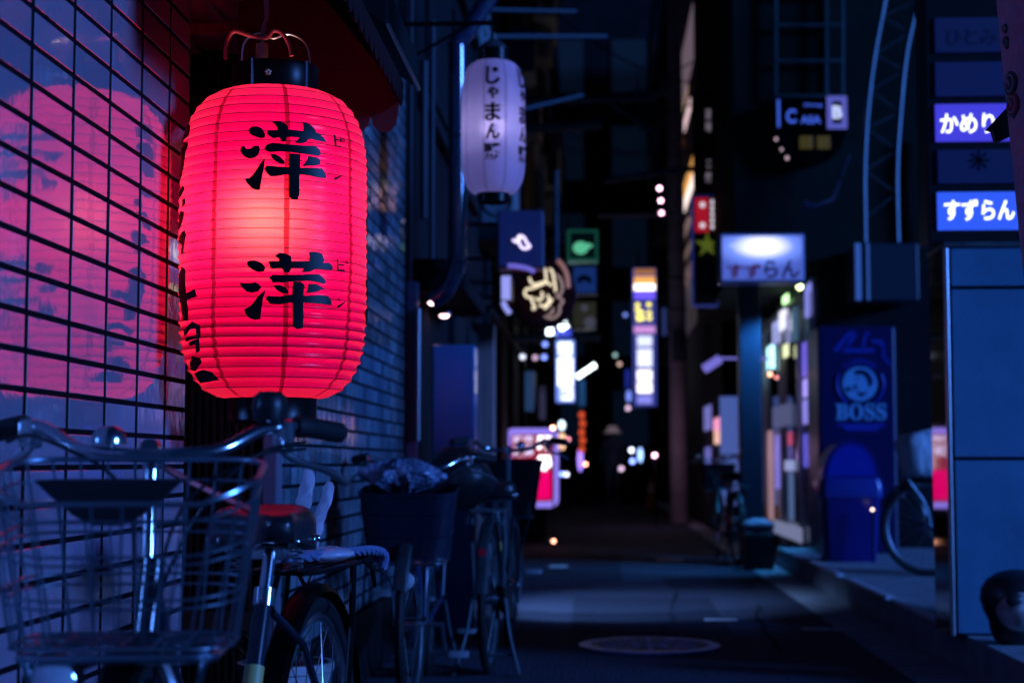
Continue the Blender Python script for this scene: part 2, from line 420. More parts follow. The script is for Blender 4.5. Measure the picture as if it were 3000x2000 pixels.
# ---------------------------------------------------------------- lanterns
def paper(name, tint, seam, seams, seam_w, gloss=0.05, fwd=0.35, fcol=None, ior=1.18, rrough=0.8):
    m = bpy.data.materials.new(name); m.use_nodes = True; t = m.node_tree; t.nodes.clear()
    out = t.nodes.new('ShaderNodeOutputMaterial')
    tc = t.nodes.new('ShaderNodeTexCoord'); sep = t.nodes.new('ShaderNodeSeparateXYZ'); t.links.new(tc.outputs['Object'], sep.inputs[0])
    def math_(op, a, b=None):
        n = t.nodes.new('ShaderNodeMath'); n.operation = op
        for i, v in enumerate((a, b)):
            if v is None: continue
            if isinstance(v, (int, float)): n.inputs[i].default_value = v
            else: t.links.new(v, n.inputs[i])
        return n.outputs[0]
    ang = math_('ARCTAN2', sep.outputs[1], sep.outputs[0])
    nz = t.nodes.new('ShaderNodeTexNoise'); nz.inputs['Scale'].default_value = 26; nz.inputs['Detail'].default_value = 2
    t.links.new(tc.outputs['Object'], nz.inputs['Vector'])
    ang = math_('ADD', ang, math_('MULTIPLY', math_('SUBTRACT', nz.outputs[0], 0.5), 0.03))
    fr = math_('FRACT', math_('ADD', math_('MULTIPLY', ang, seams / (2 * math.pi)), 100.082))
    msk = math_('LESS_THAN', math_('ABSOLUTE', math_('SUBTRACT', fr, 0.5)), seam_w)
    mix = t.nodes.new('ShaderNodeMix'); mix.data_type = 'RGBA'; t.links.new(msk, mix.inputs[0])
    # fibres and stains in the paper
    n2 = t.nodes.new('ShaderNodeTexNoise'); n2.inputs['Scale'].default_value = 9; n2.inputs['Detail'].default_value = 5
    t.links.new(tc.outputs['Object'], n2.inputs['Vector'])
    mo = t.nodes.new('ShaderNodeMix'); mo.data_type = 'RGBA'; t.links.new(n2.outputs[0], mo.inputs[0])
    mo.inputs[6].default_value = (*[c * 0.80 for c in tint], 1); mo.inputs[7].default_value = (*[min(1, c * 1.2) for c in tint], 1)
    t.links.new(mo.outputs[2], mix.inputs[6]); mix.inputs[7].default_value = (*seam, 1)
    tr = t.nodes.new('ShaderNodeBsdfTranslucent'); t.links.new(mix.outputs[2], tr.inputs[0])
    rf = t.nodes.new('ShaderNodeBsdfRefraction'); rf.inputs['IOR'].default_value = ior; rf.inputs['Roughness'].default_value = rrough
    if fcol:
        m3 = t.nodes.new('ShaderNodeMix'); m3.data_type = 'RGBA'; t.links.new(msk, m3.inputs[0]); m3.inputs[6].default_value = (*fcol, 1); m3.inputs[7].default_value = (fcol[0] * 0.4, fcol[1] * 0.15, fcol[2] * 0.15, 1); t.links.new(m3.outputs[2], rf.inputs[0])
    else: t.links.new(mix.outputs[2], rf.inputs[0])
    df = t.nodes.new('ShaderNodeBsdfDiffuse'); t.links.new(mix.outputs[2], df.inputs[0])
    gl = t.nodes.new('ShaderNodeBsdfGlossy'); gl.inputs['Roughness'].default_value = 0.22
    a = t.nodes.new('ShaderNodeMixShader'); a.inputs[0].default_value = fwd; t.links.new(tr.outputs[0], a.inputs[1]); t.links.new(rf.outputs[0], a.inputs[2])
    b = t.nodes.new('ShaderNodeMixShader'); b.inputs[0].default_value = 0.25; t.links.new(a.outputs[0], b.inputs[1]); t.links.new(df.outputs[0], b.inputs[2])
    fz = t.nodes.new('ShaderNodeFresnel'); fz.inputs[0].default_value = 1.35
    c = t.nodes.new('ShaderNodeMixShader'); t.links.new(fz.outputs[0], c.inputs[0]); t.links.new(b.outputs[0], c.inputs[1]); t.links.new(gl.outputs[0], c.inputs[2])
    c2 = t.nodes.new('ShaderNodeMixShader'); c2.inputs[0].default_value = gloss / 0.12 * 0.5
    t.links.new(b.outputs[0], c2.inputs[1]); t.links.new(c.outputs[0], c2.inputs[2])
    t.links.new(c2.outputs[0], out.inputs[0]); return m

class LanternShape:
    def __init__(s, c, R0, h, rt, zc, ex=2.1): s.c, s.R, s.h, s.rt, s.zc, s.ex = Vector(c), R0, h, rt, zc, ex
    def r(s, z):
        t = (abs(z) - s.zc) / (s.h - s.zc)
        base = s.R * (1 - 0.03 * (z / s.h) ** 2)
        if t <= 0: return base
        return s.rt + (base - s.rt) * max(0, 1 - min(1, t) ** s.ex) ** (1 / s.ex)
    def at(s, phi, z, off=0.0):          # phi 0 faces the camera (-y)
        q = s.r(z) + off
        return Vector((math.sin(phi) * q, -math.cos(phi) * q, z))

def lantern(name, label, sh, m_paper, m_hoop, nh, sag, seg=72, sag_low=1.0):
    L = thing(name, label, 'lantern', sh.c - Vector((0, 0, sh.h)))
    O = Vector((0, 0, sh.h))
    zs = []
    for i in range(nh + 1):
        f = i / nh
        zs.append(-sh.h + 2 * sh.h * f)
    prof = []
    for i in range(nh):
        for j in range(4):
            f = j / 4; z = zs[i] + (zs[i + 1] - zs[i]) * f
            low = sag_low if i < nh * 0.24 else (1 + (sag_low - 1) * 0.5 if i < nh * 0.34 else 1)
            prof.append((sh.r(z) - sag * low * math.sin(math.pi * f) ** 0.8, z))
    prof.append((sh.r(sh.h), sh.h))
    b = MB(); b.lathe(prof, c=O, seg=seg)
    rnd = random.Random(5)
    for v in b.bm.verts:                     # hand-made paper is never quite round
        q = math.atan2(v.co.y, v.co.x); zz = v.co.z
        k = 1 + 0.006 * math.sin(3 * q + zz * 9) + 0.004 * math.sin(7 * q - zz * 23)
        v.co.x *= k; v.co.y *= k
    body = b.build('paper_body', m_paper, L, True, angle=80)
    b = MB()
    for i in range(1, nh):
        rr = sh.r(zs[i]); pts = []
        for k in range(seg):
            q = 2 * math.pi * k / seg; zz = zs[i] + sh.h
            kk = 1 + 0.006 * math.sin(3 * q + zz * 9) + 0.004 * math.sin(7 * q - zz * 23)
            pts.append((math.cos(q) * rr * kk, math.sin(q) * rr * kk, zz))
        b.tube(pts, 0.0008 if R0_small(sh) else 0.0009, 4, closed=True)
    b.build('wire_hoops', m_hoop, L, True)
    return L, body, O
def R0_small(sh): return sh.R < 0.2

def wrap(mb, sh, O, polys, off=0.0016):
    """flat outlines [(phi*R, z)] cut fine and laid on the lantern"""
    for i, poly in enumerate(polys):
        bm = bmesh.new()
        f = bm.faces.new([bm.verts.new((x, z, 0)) for x, z in poly])
        bmesh.ops.triangulate(bm, faces=[f], ngon_method='EAR_CLIP')
        wrap_bm(mb, sh, O, bm, off + 0.00012 * i)
def wrap_bm(mb, sh, O, bm, off, step=0.006):
    xs = [v.co.x for v in bm.verts]; ys = [v.co.y for v in bm.verts]
    for ax, lo, hi in ((0, min(xs), max(xs)), (1, min(ys), max(ys))):
        q = lo + step
        while q < hi:
            n = Vector((1, 0, 0)) if ax == 0 else Vector((0, 1, 0))
            bmesh.ops.bisect_plane(bm, geom=list(bm.verts) + list(bm.edges) + list(bm.faces), plane_co=n * q, plane_no=n); q += step
    vm = {}
    for v in bm.verts:
        p = sh.at(v.co.x / sh.R, v.co.y, off); zz = v.co.y + sh.h
        q = math.atan2(p.y, p.x); k = 1 + 0.006 * math.sin(3 * q + zz * 9) + 0.004 * math.sin(7 * q - zz * 23)
        vm[v] = mb.bm.verts.new(Vector((p.x * k, p.y * k, p.z)) + O)
    for f in bm.faces:
        try: mb.bm.faces.new([vm[v] for v in f.verts])
        except ValueError: pass
    bm.free()

# red lantern
LY = 3.88
lc = W(802, 720, LY); PXM = LY / F
RL = LanternShape(lc, 0.2275, 0.373, 0.103, 0.205, 2.2)
M_RP = paper('red_lantern_paper', (1.0, 0.001, 0.12), (0.34, 0.0003, 0.03), 8, 0.034, fcol=(1.0, 0.17, 0.10), fwd=0.12, ior=1.42, rrough=1.0)
red, body, O = lantern('red_paper_lantern', 'large glowing red paper lantern with black brush lettering hanging under the awning', RL, M_RP,
                       mat('red_hoop', (0.03, 0.001, 0.003), 0.6), 33, 0.0030, seg=96, sag_low=2.2)
PHI0 = math.atan2(-lc.x, lc.y)
def trace(pts, ox, oy, k):
    out = []
    for (x, y) in pts:
        px, py = ox + x / k, oy + y / k
        z = (720 - py) * PXM; z = max(-RL.h * 0.985, min(RL.h * 0.985, z))
        sn = max(-0.985, min(0.985, (px - 802) * PXM / RL.r(z)))
        out.append(((math.asin(sn) + PHI0) * RL.R, z))
    return out
G1 = [
 [(185,160),(205,138),(240,135),(275,152),(297,190),(295,218),(270,222),(230,208),(200,190)],
 [(133,300),(140,275),(160,270),(175,290),(200,290),(225,272),(255,270),(265,290),(255,330),(230,352),(195,358),(165,345),(145,325)],
 [(297,358),(292,420),(280,480),(265,570),(240,570),(205,550),(175,515),(168,490),(195,488),(215,470),(245,430),(270,385)],
 [(308,185),(315,165),(345,165),(385,160),(390,155),(500,155),(620,158),(650,158),(680,180),(705,210),(700,218),(640,212),(560,205),(470,205),(400,210),(350,220),(325,205)],
 [(340,105),(380,100),(420,108),(445,130),(447,160),(440,205),(430,240),(405,240),(390,212),(378,160),(365,125)],
 [(540,95),(575,95),(605,115),(635,145),(630,165),(590,205),(550,240),(490,245),(515,215),(545,170),(550,130)],
 [(292,290),(310,262),(340,250),(450,257),(560,257),(630,250),(660,275),(665,305),(650,318),(560,315),(450,308),(380,308),(330,315),(305,305)],
 [(330,325),(365,325),(400,345),(428,375),(425,392),(400,392),(365,375),(340,350)],
 [(580,325),(640,328),(662,350),(660,375),(625,388),(580,392),(540,402),(560,375),(575,350)],
 [(295,425),(310,405),(390,410),(460,412),(520,410),(620,403),(675,400),(695,430),(703,465),(660,468),(580,460),(520,455),(440,460),(380,475),(335,478),(310,455)],
 [(455,318),(530,318),(528,400),(525,470),(525,590),(515,625),(485,632),(458,615),(455,560),(455,400)],
 [(752,155),(766,152),(770,180),(812,180),(812,190),(771,191),(773,226),(805,226),(806,236),(765,238),(757,226)],
 [(797,160),(805,160),(806,200),(798,200)],
 [(770,398),(786,405),(783,412),(768,408)], [(750,462),(757,452),(806,426),(808,434),(766,466),(754,468)],
]
G2 = [
 [(185,1060),(200,1045),(240,1042),(285,1060),(308,1090),(300,1115),(265,1122),(225,1105),(195,1080)],
 [(145,1190),(175,1195),(215,1195),(245,1188),(270,1205),(283,1222),(262,1250),(225,1260),(190,1252),(165,1230),(148,1210)],
 [(313,1235),(295,1300),(285,1370),(280,1435),(240,1440),(205,1425),(180,1395),(175,1365),(205,1355),(230,1330),(260,1285)],
 [(327,1050),(400,1045),(480,1045),(600,1038),(690,1040),(730,1038),(750,1060),(748,1085),(660,1085),(560,1088),(480,1092),(400,1095),(345,1098)],
 [(370,1010),(400,990),(440,995),(475,1010),(480,1050),(478,1095),(465,1120),(435,1120),(415,1095),(405,1050),(390,1025)],
 [(590,975),(640,970),(680,980),(695,1030),(640,1085),(600,1110),(545,1115),(560,1090),(590,1060),(600,1010)],
 [(335,1160),(355,1138),(400,1138),(500,1135),(600,1125),(660,1122),(690,1145),(708,1175),(690,1185),(600,1170),(500,1178),(420,1188),(360,1190)],
 [(360,1210),(400,1205),(440,1220),(462,1245),(455,1262),(420,1260),(385,1240)],
 [(590,1190),(640,1188),(690,1215),(660,1235),(610,1250),(575,1253),(590,1220)],
 [(312,1300),(330,1280),(400,1282),(480,1270),(540,1275),(640,1265),(715,1262),(740,1290),(748,1325),(680,1322),(580,1318),(480,1320),(400,1335),(340,1332)],
 [(490,1180),(540,1178),(565,1200),(558,1280),(558,1330),(560,1420),(555,1490),(520,1498),(490,1480),(488,1330),(485,1250)],
 [(774,1005),(784,1005),(785,1040),(826,1038),(827,1048),(786,1050),(788,1076),(828,1075),(828,1086),(780,1087),(775,1076)],
 [(783,1272),(803,1281),(801,1290),(782,1282)], [(779,1332),(787,1322),(834,1290),(836,1298),(796,1336),(784,1340)],
]
GS = [
 [(48,165),(70,80),(90,55),(108,90),(100,145),(75,150)], [(48,200),(65,165),(95,175),(100,200),(85,230),(80,300),(70,350),(50,350),(55,280),(45,230)],
 [(50,460),(55,430),(78,400),(88,430),(70,460)], [(75,475),(92,480),(92,510),(75,520)], [(52,640),(60,560),(65,535),(88,550),(82,590),(65,630)],
 [(55,700),(65,660),(92,645),(100,680),(92,720),(88,770),(70,765),(75,720)],
 [(62,880),(80,835),(105,860),(105,940),(110,1000),(120,1080),(118,1130),(90,1120),(80,1060),(65,960)], [(105,985),(155,970),(165,1010),(110,1020)],
 [(90,1180),(140,1135),(185,1160),(187,1180),(135,1170),(100,1210)], [(160,1165),(187,1175),(190,1215),(165,1215)], [(100,1215),(190,1205),(190,1225),(105,1235)],
 [(120,1240),(182,1225),(188,1290),(165,1300),(160,1255),(128,1262)],
 [(125,1350),(145,1310),(190,1330),(195,1350),(160,1390),(130,1380)], [(150,1400),(200,1385),(250,1400),(285,1440),(240,1445),(180,1450)],
]
GR = [[(x0, y0), (x0 + 12, y0 - 14), (x0 + 22, y0 + 6), (x0 + 20, y0 + 26), (x0 + 6, y0 + 40)] for x0, y0 in ((418, 40), (422, 92), (424, 215), (416, 290), (425, 345), (424, 382), (416, 470), (418, 505), (412, 560))]
ink = MB()
wrap(ink, RL, O, [trace(p, 650, 360, 2.376) for p in G1 + G2])
wrap(ink, RL, O, [trace(p, 500, 340, 1.823) for p in GS])
wrap(ink, RL, O, [trace(p, 650, 360, 1.0) for p in GR])
for (cx_, cy_) in ((822, 182), (848, 1017)):
    ro = [(cx_ + 12 * math.cos(R(a)), cy_ + 14 * math.sin(R(a))) for a in range(0, 360, 24)]
    ri = [(cx_ + 6 * math.cos(R(a)), cy_ + 7 * math.sin(R(a))) for a in range(0, 360, 24)]
    for k in range(15): wrap(ink, RL, O, [trace([ro[k], ro[(k + 1) % 15], ri[(k + 1) % 15], ri[k]], 650, 360, 2.376)])
ink.build('lettering', M_INK, body, True, angle=60)
for nm, z0, z1, rr in (('top_ring', RL.h - 0.006, RL.h + 0.064, 0.106), ('bottom_ring', -RL.h - 0.058, -RL.h + 0.006, 0.108)):
    m = MB(); m.lathe([(rr - 0.006, z0), (rr, z0), (rr + 0.0015, z0 + 0.004), (rr, z0 + 0.008), (rr, z1 - 0.008), (rr + 0.0015, z1 - 0.004), (rr, z1), (rr - 0.006, z1), (rr - 0.006, z0)], c=O, seg=56)
    o = m.build(nm, M_BLACK, red, True)
    m = MB(); q = R(-88); zc = (z0 + z1) / 2
    for k in range(5):
        a = R(72 * k + 90); m.ball(O + Vector((math.cos(q) * rr + math.cos(a) * 0.005, math.sin(q) * (rr + 0.0035), zc + math.sin(a) * 0.005)), 0.0035, 8, (1, 0.5, 1))
    m.build('flower_stud', mat('gold_stud', (0.5, 0.35, 0.2), 0.3, metal=0.8), o, True)
    if z1 > 0:
        m = MB()
        for px in (-0.036, 0.088):
            p = O + Vector((px, -math.sqrt(rr * rr - px * px) - 0.003, 0))
            m.tube([p + Vector((0, 0, z0 - 0.004)), p + Vector((0, 0, z1 + 0.002))], 0.0035, 6)
        m.build('ring_clip', M_CHROME, o, True)
# hanging wire, cord, tag and bulb
top = O + Vector((0, 0, RL.h + 0.062))
zT = 2.29
m = MB(); m.tube(smooth_path([top + Vector((-0.085, 0, -0.01)), top + Vector((-0.075, -0.02, 0.06)), top + Vector((-0.04, -0.02, 0.085)), top + Vector((-0.005, -0.01, 0.075)), top + Vector((0.035, -0.01, 0.085)), top + Vector((0.075, 0, 0.06)), top + Vector((0.088, 0, -0.01))]), 0.0026, 6)
m.build('handle_wire', M_STEEL, red, True)
m = MB(); m.tube(smooth_path([top + Vector((-0.118, -0.03, 0.02)), top + Vector((-0.116, -0.03, 0.06)), top + Vector((-0.098, -0.03, 0.088)), top + Vector((-0.06, -0.03, 0.078)), top + Vector((-0.02, -0.03, 0.070)), top + Vector((0.0, -0.03, 0.088)), top + Vector((0.02, -0.03, 0.082)), top + Vector((0.038, -0.03, 0.055)), top + Vector((0.045, -0.03, 0.025))]), 0.005, 8)
m.build('red_lit_bow', mat('red_lit_bow', (0.6, 0.06, 0.08), 0.5), red, True)  # bow piece; the lantern's red light on it is put into its colour
lz = (zT - (lc.z + RL.h + 0.062)) 
m = MB(); m.tube(smooth_path([top + Vector((-0.03, -0.02, 0.05)), top + Vector((-0.028, -0.02, 0.1)), top + Vector((-0.022, 0, 0.16)), top + Vector((-0.045, 0.0, lz))]), 0.0042, 8)
m.tube(smooth_path([top + Vector((-0.03, -0.02, 0.06)), top + Vector((-0.024, -0.01, 0.12)), top + Vector((-0.03, 0.0, 0.2)), top + Vector((-0.028, 0, lz))]), 0.003, 8)
m.build('power_cord', mat('cord_grey', (0.28, 0.24, 0.25), 0.45), red, True)
m = MB(); m.tube([top + Vector((-0.031, -0.02, -0.01)), top + Vector((-0.03, -0.02, 0.058))], [0.017, 0.015], 12); m.build('paper_tag', mat('kraft_tag', (0.45, 0.27, 0.16), 0.6, bump=(60, 0.4)), red, True)
m = MB(); m.tube([top + Vector((0, 0, 0.0)), O + Vector((0, 0, 0.09))], 0.006, 6); m.lathe([(0.014, 0.09), (0.014, 0.05), (0.010, 0.045)], c=O, seg=12); m.build('lamp_holder', M_BLACKM, red, True)
bz = 0.065
m = MB(); m.ball(O + Vector((-0.02, 0, bz)), 0.028, 16); m.build('light_bulb', glow('bulb_glow', (1, 0.75, 0.5), 3.0), red, True)
pl = bpy.data.lights.new('lantern_light', 'POINT'); pl.energy = 10.0; pl.color = (1.0, 0.72, 0.55); pl.shadow_soft_size = 0.055
po = bpy.data.objects.new('lantern_light', pl); C.objects.link(po); po.location = lc + Vector((-0.02, 0, bz))

# white lantern
WY = 7.5; wc = W(1445, 376, WY)
WL = LanternShape(wc, 0.150, 0.312, 0.075, 0.17, 2.2)
M_WP = paper('white_lantern_paper', (0.62, 0.55, 0.82), (0.40, 0.35, 0.58), 9, 0.05, gloss=0.05, fwd=0.12)
white, wbody, WO = lantern('white_paper_lantern', 'tall pale white paper lantern with vertical black lettering on a wall bracket', WL, M_WP, mat('pale_hoop', (0.15, 0.13, 0.25), 0.6), 56, 0.0012, seg=64)
wi = MB()
def wrap_text(body_s, phi0, z, w, h, bold):
    me, (x0, x1, y0, y1) = text_mesh(body_s, bold)
    bm = bmesh.new(); bm.from_mesh(me); bpy.data.meshes.remove(me)
    bmesh.ops.delete(bm, geom=[f for f in bm.faces if f.normal.z < 0.9], context='FACES')
    for v in bm.verts: v.co = ((v.co.x - (x0 + x1) / 2) / (x1 - x0) * w + phi0 * WL.R, (v.co.y - (y0 + y1) / 2) / (y1 - y0) * h + z, 0)
    wrap_bm(wi, WL, WO, bm, 0.003, 0.012)
for ph in (0.05, 1.20):
    for ch, ya, yb, w in (('じ', 209, 266, 41), ('ゃ', 271, 308, 32), ('ま', 318, 374, 44), ('ん', 380, 428, 40), ('勝', 438, 488, 53)):
        wrap_text(ch, ph + 0.012, (376 - (ya + yb) / 2) * WY / F, w * WY / F, (yb - ya) * WY / F, 0.02)
        wrap_text(ch, ph - 0.012, (376 - (ya + yb) / 2) * WY / F, w * WY / F, (yb - ya) * WY / F, 0.03)
wi.build('lettering', M_INK, wbody, True)
for nm, z0, z1 in (('top_ring', WL.h - 0.004, WL.h + 0.06), ('bottom_ring', -WL.h - 0.04, -WL.h + 0.004)):
    m = MB(); m.lathe([(0.070, z0), (0.077, z0), (0.077, z1), (0.070, z1), (0.070, z0)], c=WO, seg=40); m.build(nm, M_BLACK, white, True)
m = MB(); t2 = WO + Vector((0, 0, WL.h + 0.06)); m.lathe([(0.075, 0.0), (0.05, 0.03), (0.02, 0.05), (0.012, 0.08), (0, 0.085)], c=t2, seg=24); m.build('cap', M_GALV, white, True)
m = MB(); xb = XW - wc.x
m.tube([t2 + Vector((0, 0, 0.08)), t2 + Vector((0, 0, 0.13))], 0.006); m.tube([t2 + Vector((0.02, 0, 0.13)), t2 + Vector((xb, 0, 0.13))], 0.012)
m.tube([t2 + Vector((-0.1, 0, 0.13)), t2 + Vector((xb, 0, -0.12))], 0.008); m.build('bracket', M_BLACK, white, True)
m = MB(); m.ball(WO, 0.03, 12); m.build('light_bulb', glow('bulb_white', (0.9, 0.75, 1.0), 1.0), white, True)
pl = bpy.data.lights.new('lantern_light', 'POINT'); pl.energy = 1.15; pl.color = (0.85, 0.76, 1.0); pl.shadow_soft_size = 0.05
po = bpy.data.objects.new('lantern_light', pl); C.objects.link(po); po.location = wc
# ---------------------------------------------------------------- bicycles (local: +y is the front, origin on the ground)
def rot2(p, c, a):
    x, y = p[0] - c[0], p[1] - c[1]
    return Vector((c[0] + x * math.cos(a) - y * math.sin(a), c[1] + x * math.sin(a) + y * math.cos(a), p[2]))

def wheel(parent, c, steer, sc, rim=None, R0=0.318):
    m = MB(); pts = [rot2((c[0], c[1] + math.cos(R(a)) * R0, c[2] + math.sin(R(a)) * R0), sc, steer) for a in range(0, 360, 8)]
    m.tube(pts, 0.019, 8, closed=True); w = m.build('wheel', M_RUB, parent, True)
    m = MB(); pts = [rot2((c[0], c[1] + math.cos(R(a)) * (R0 - 0.026), c[2] + math.sin(R(a)) * (R0 - 0.026)), sc, steer) for a in range(0, 360, 8)]
    m.tube(pts, 0.011, 6, closed=True); m.build('rim', rim or M_GALV, w, True)
    m = MB()
    for k in range(28):
        a = R(k * 360 / 28); s_ = 0.03 if k % 2 else -0.03; a2 = a + (0.5 if (k // 2) % 2 else -0.5)
        m.tube([rot2((c[0], c[1] + math.cos(a) * (R0 - 0.03), c[2] + math.sin(a) * (R0 - 0.03)), sc, steer), rot2((c[0] + s_, c[1] + math.cos(a2) * 0.022, c[2] + math.sin(a2) * 0.022), sc, steer)], 0.0013, 4)
    m.build('spokes', M_CHROME, w, True)
    m = MB(); m.tube([rot2((c[0] - 0.07, c[1], c[2]), sc, steer), rot2((c[0] + 0.07, c[1], c[2]), sc, steer)], 0.006, 8)
    m.tube([rot2((c[0] - 0.036, c[1], c[2]), sc, steer), rot2((c[0] + 0.036, c[1], c[2]), sc, steer)], [0.026, 0.026], 12); m.build('hub', M_CHROME, w, True)
    return w

def rrect(cx, cy, z, w, d, r, n=5, tilt=0.0):
    """rounded rectangle loop; tilt lowers the +y side"""
    out = []
    for (sx, sy, a0) in ((1, 1, 0), (-1, 1, 90), (-1, -1, 180), (1, -1, 270)):
        for k in range(n + 1):
            q = R(a0 + 90 * k / n); x = sx * (w / 2 - r) + math.cos(q) * r; y = sy * (d / 2 - r) + math.sin(q) * r
            out.append(Vector((cx + x, cy + y, z - tilt * (y / d + 0.5))))
    return out
def resample(loop, n):
    L = [0]; m = len(loop)
    for i in range(m): L.append(L[-1] + (loop[(i + 1) % m] - loop[i]).length)
    out = []
    for k in range(n):
        t = L[-1] * k / n; i = max(j for j in range(m) if L[j] <= t)
        f = (t - L[i]) / max(1e-9, L[i + 1] - L[i]); out.append(loop[i].lerp(loop[(i + 1) % m], f))
    return out

def bicycle(label, loc, heading, steer=0.0, basket='wire', frame=None, dz=0.0, saddle_rot=0.0, group='parked city bicycles', saddle_z=0.855, bz=(0.685, 0.945), bw=(0.30, 0.37), stand=True, lamp=True):
    frame = frame or M_FRAME
    B = thing('bicycle', label, 'bicycle', loc, heading, group)
    sc = (0, 0.42); st = R(steer)
    T = lambda p: rot2(p, sc, st)
    RA, FA = Vector((0, -0.56, 0.335)), Vector((0, 0.54, 0.335))
    rw = wheel(B, RA, 0, sc, M_STEEL if basket == 'wire' else None); fw = wheel(B, FA, st, sc)
    # frame
    m = MB()
    ht, hb = Vector((0, 0.385, 0.80)), Vector((0, 0.425, 0.64))
    m.tube([hb, ht], 0.019, 12)
    bb = Vector((0, -0.02, 0.28)); st_top = Vector((0, -0.205, 0.70))
    m.tube(smooth_path([hb + Vector((0, -0.005, 0.03)), (0, 0.30, 0.47), (0, 0.16, 0.34), bb]), 0.019, 12)
    m.tube(smooth_path([ht + Vector((0, 0, -0.05)), (0, 0.25, 0.56), (0, 0.10, 0.42), (0, -0.09, 0.42)]), 0.014, 10)
    m.tube([bb, st_top], 0.017, 12)
    for s_ in (-1, 1):
        m.tube([bb + Vector((s_ * 0.02, -0.03, 0)), RA + Vector((s_ * 0.058, 0, 0))], 0.010, 8)
        m.tube([st_top + Vector((s_ * 0.015, 0.0, -0.03)), (s_ * 0.05, -0.30, 0.60), RA + Vector((s_ * 0.058, 0, 0))], 0.008, 8)
    fr = m.build('frame', frame, B, True)
    m = MB(); m.tube([bb.lerp(st_top, 0.60), bb.lerp(st_top, 0.70)], 0.0185, 14); m.build('frame_sticker', mat('yellow_sticker', (0.32, 0.26, 0.08), 0.5), fr, True)
    # fork
    m = MB()
    for s_ in (-1, 1): m.tube([T(p) for p in smooth_path([(s_ * 0.022, 0.432, 0.66), (s_ * 0.046, 0.45, 0.60), (s_ * 0.050, 0.49, 0.46), FA + Vector((s_ * 0.050, 0, 0))], 4)], [0.012] * 8 + [0.010] * 5, 8)
    m.tube([T((-0.03, 0.432, 0.655)), T((0.03, 0.432, 0.655))], 0.014, 8)
    m.build('fork', M_STEEL if basket == 'wire' else frame, B, True)
    # fenders
    for nm, c, a0, a1, s2 in (('front_fender', FA, 25, 158, st), ('rear_fender', RA, 8, 178, 0)):
        m = MB(); rows = []
        for k in range(25):
            q = R(a0 + (a1 - a0) * k / 24); row = []
            for (x, rr) in ((-0.028, 0.345), (-0.020, 0.358), (0, 0.364), (0.020, 0.358), (0.028, 0.345)):
                row.append(m.bm.verts.new(rot2((x, c.y + math.cos(q) * rr * (1 if nm[0] == 'f' else -1), c.z + math.sin(q) * rr), sc, s2)))
            rows.append(row)
        for a, b in zip(rows, rows[1:]):
            for k in range(4): m.bm.faces.new((a[k], a[k + 1], b[k + 1], b[k]))
        bmesh.ops.solidify(m.bm, geom=list(m.bm.faces), thickness=0.0015)
        m.build(nm, M_BLACK if basket == 'wire' else M_GALV, B, True)
    # stem and handlebar
    hz = 0.985 + dz
    m = MB(); m.tube([T((0, 0.388, 0.79)), T((0, 0.362, hz - 0.02))], 0.0115, 12)
    m.tube([T((0, 0.362, hz - 0.03)), T((0, 0.368, hz + 0.002)), T((0, 0.395, hz))], [0.015, 0.016, 0.015], 10)
    m.build('stem', M_CHROME, B, True)
    half = [(0.05, 0.397, hz - 0.010), (0.11, 0.385, hz - 0.002), (0.165, 0.335, hz + 0.028), (0.205, 0.275, hz + 0.036), (0.24, 0.225, hz + 0.035), (0.285, 0.158, hz + 0.028)]
    bar = [(-x, y, z) for x, y, z in half[::-1]] + [(0, 0.398, hz - 0.012)] + half
    m = MB(); m.tube([T(p) for p in smooth_path(bar)], 0.0112, 12); hb_ = m.build('handlebar', M_CHROME, B, True)
    for s_ in (-1, 1):
        m = MB(); m.tube([T(p) for p in [(s_ * 0.215, 0.261, hz + 0.036), (s_ * 0.220, 0.254, hz + 0.036), (s_ * 0.24, 0.225, hz + 0.035), (s_ * 0.265, 0.188, hz + 0.031), (s_ * 0.286, 0.157, hz + 0.028), (s_ * 0.289, 0.153, hz + 0.028)]], [0.015, 0.0185, 0.0175, 0.018, 0.0175, 0.012], 14)
        m.build('grip', M_RUB, hb_, True)
        m = MB()
        m.tube([T(p) for p in smooth_path([(s_ * 0.20, 0.288, hz + 0.03), (s_ * 0.195, 0.315, hz + 0.002), (s_ * 0.225, 0.29, hz - 0.022), (s_ * 0.268, 0.235, hz - 0.036), (s_ * 0.30, 0.19, hz - 0.058)])], 0.0065, 8, flat=0.7)
        m.box(T((s_ * 0.20, 0.293, hz + 0.022)), (0.03, 0.035, 0.045), bev=0.006)
        m.build('brake_lever', M_STEEL, hb_, True)
    m = MB(); m.lathe([(0, 0.028), (0.012, 0.027), (0.022, 0.02), (0.027, 0.008), (0.027, 0.0), (0.010, -0.002), (0.010, -0.014)], c=T((0.062, 0.39, hz + 0.006)), seg=20); m.build('bell', M_CHROME, hb_, True)
    if basket == 'wire':
        m = MB(); m.lathe([(0, 0.035), (0.018, 0.034), (0.026, 0.026), (0.028, 0.008), (0.024, -0.012), (0.014, -0.016)], c=T((-0.178, 0.318, hz + 0.056)), seg=20); m.tube([T((-0.178, 0.318, hz + 0.05)), T((-0.185, 0.305, hz + 0.03))], 0.012); m.build('gear_shifter', M_BLACKM, hb_, True)
        m = MB(); m.tube([T(p) for p in smooth_path([(-0.02, 0.36, hz - 0.03), (-0.06, 0.34, hz - 0.055), (-0.12, 0.30, hz - 0.085), (-0.15, 0.27, hz - 0.10)])], 0.006, 6); m.build('red_cable', mat('red_cable', (0.45, 0.02, 0.03), 0.4), hb_, True)
    m = MB()
    m.tube([T(p) for p in smooth_path([(0.235, 0.30, hz + 0.01), (0.16, 0.43, hz + 0.015), (0.03, 0.46, hz - 0.06), (0.01, 0.44, 0.75)])], 0.003, 6)
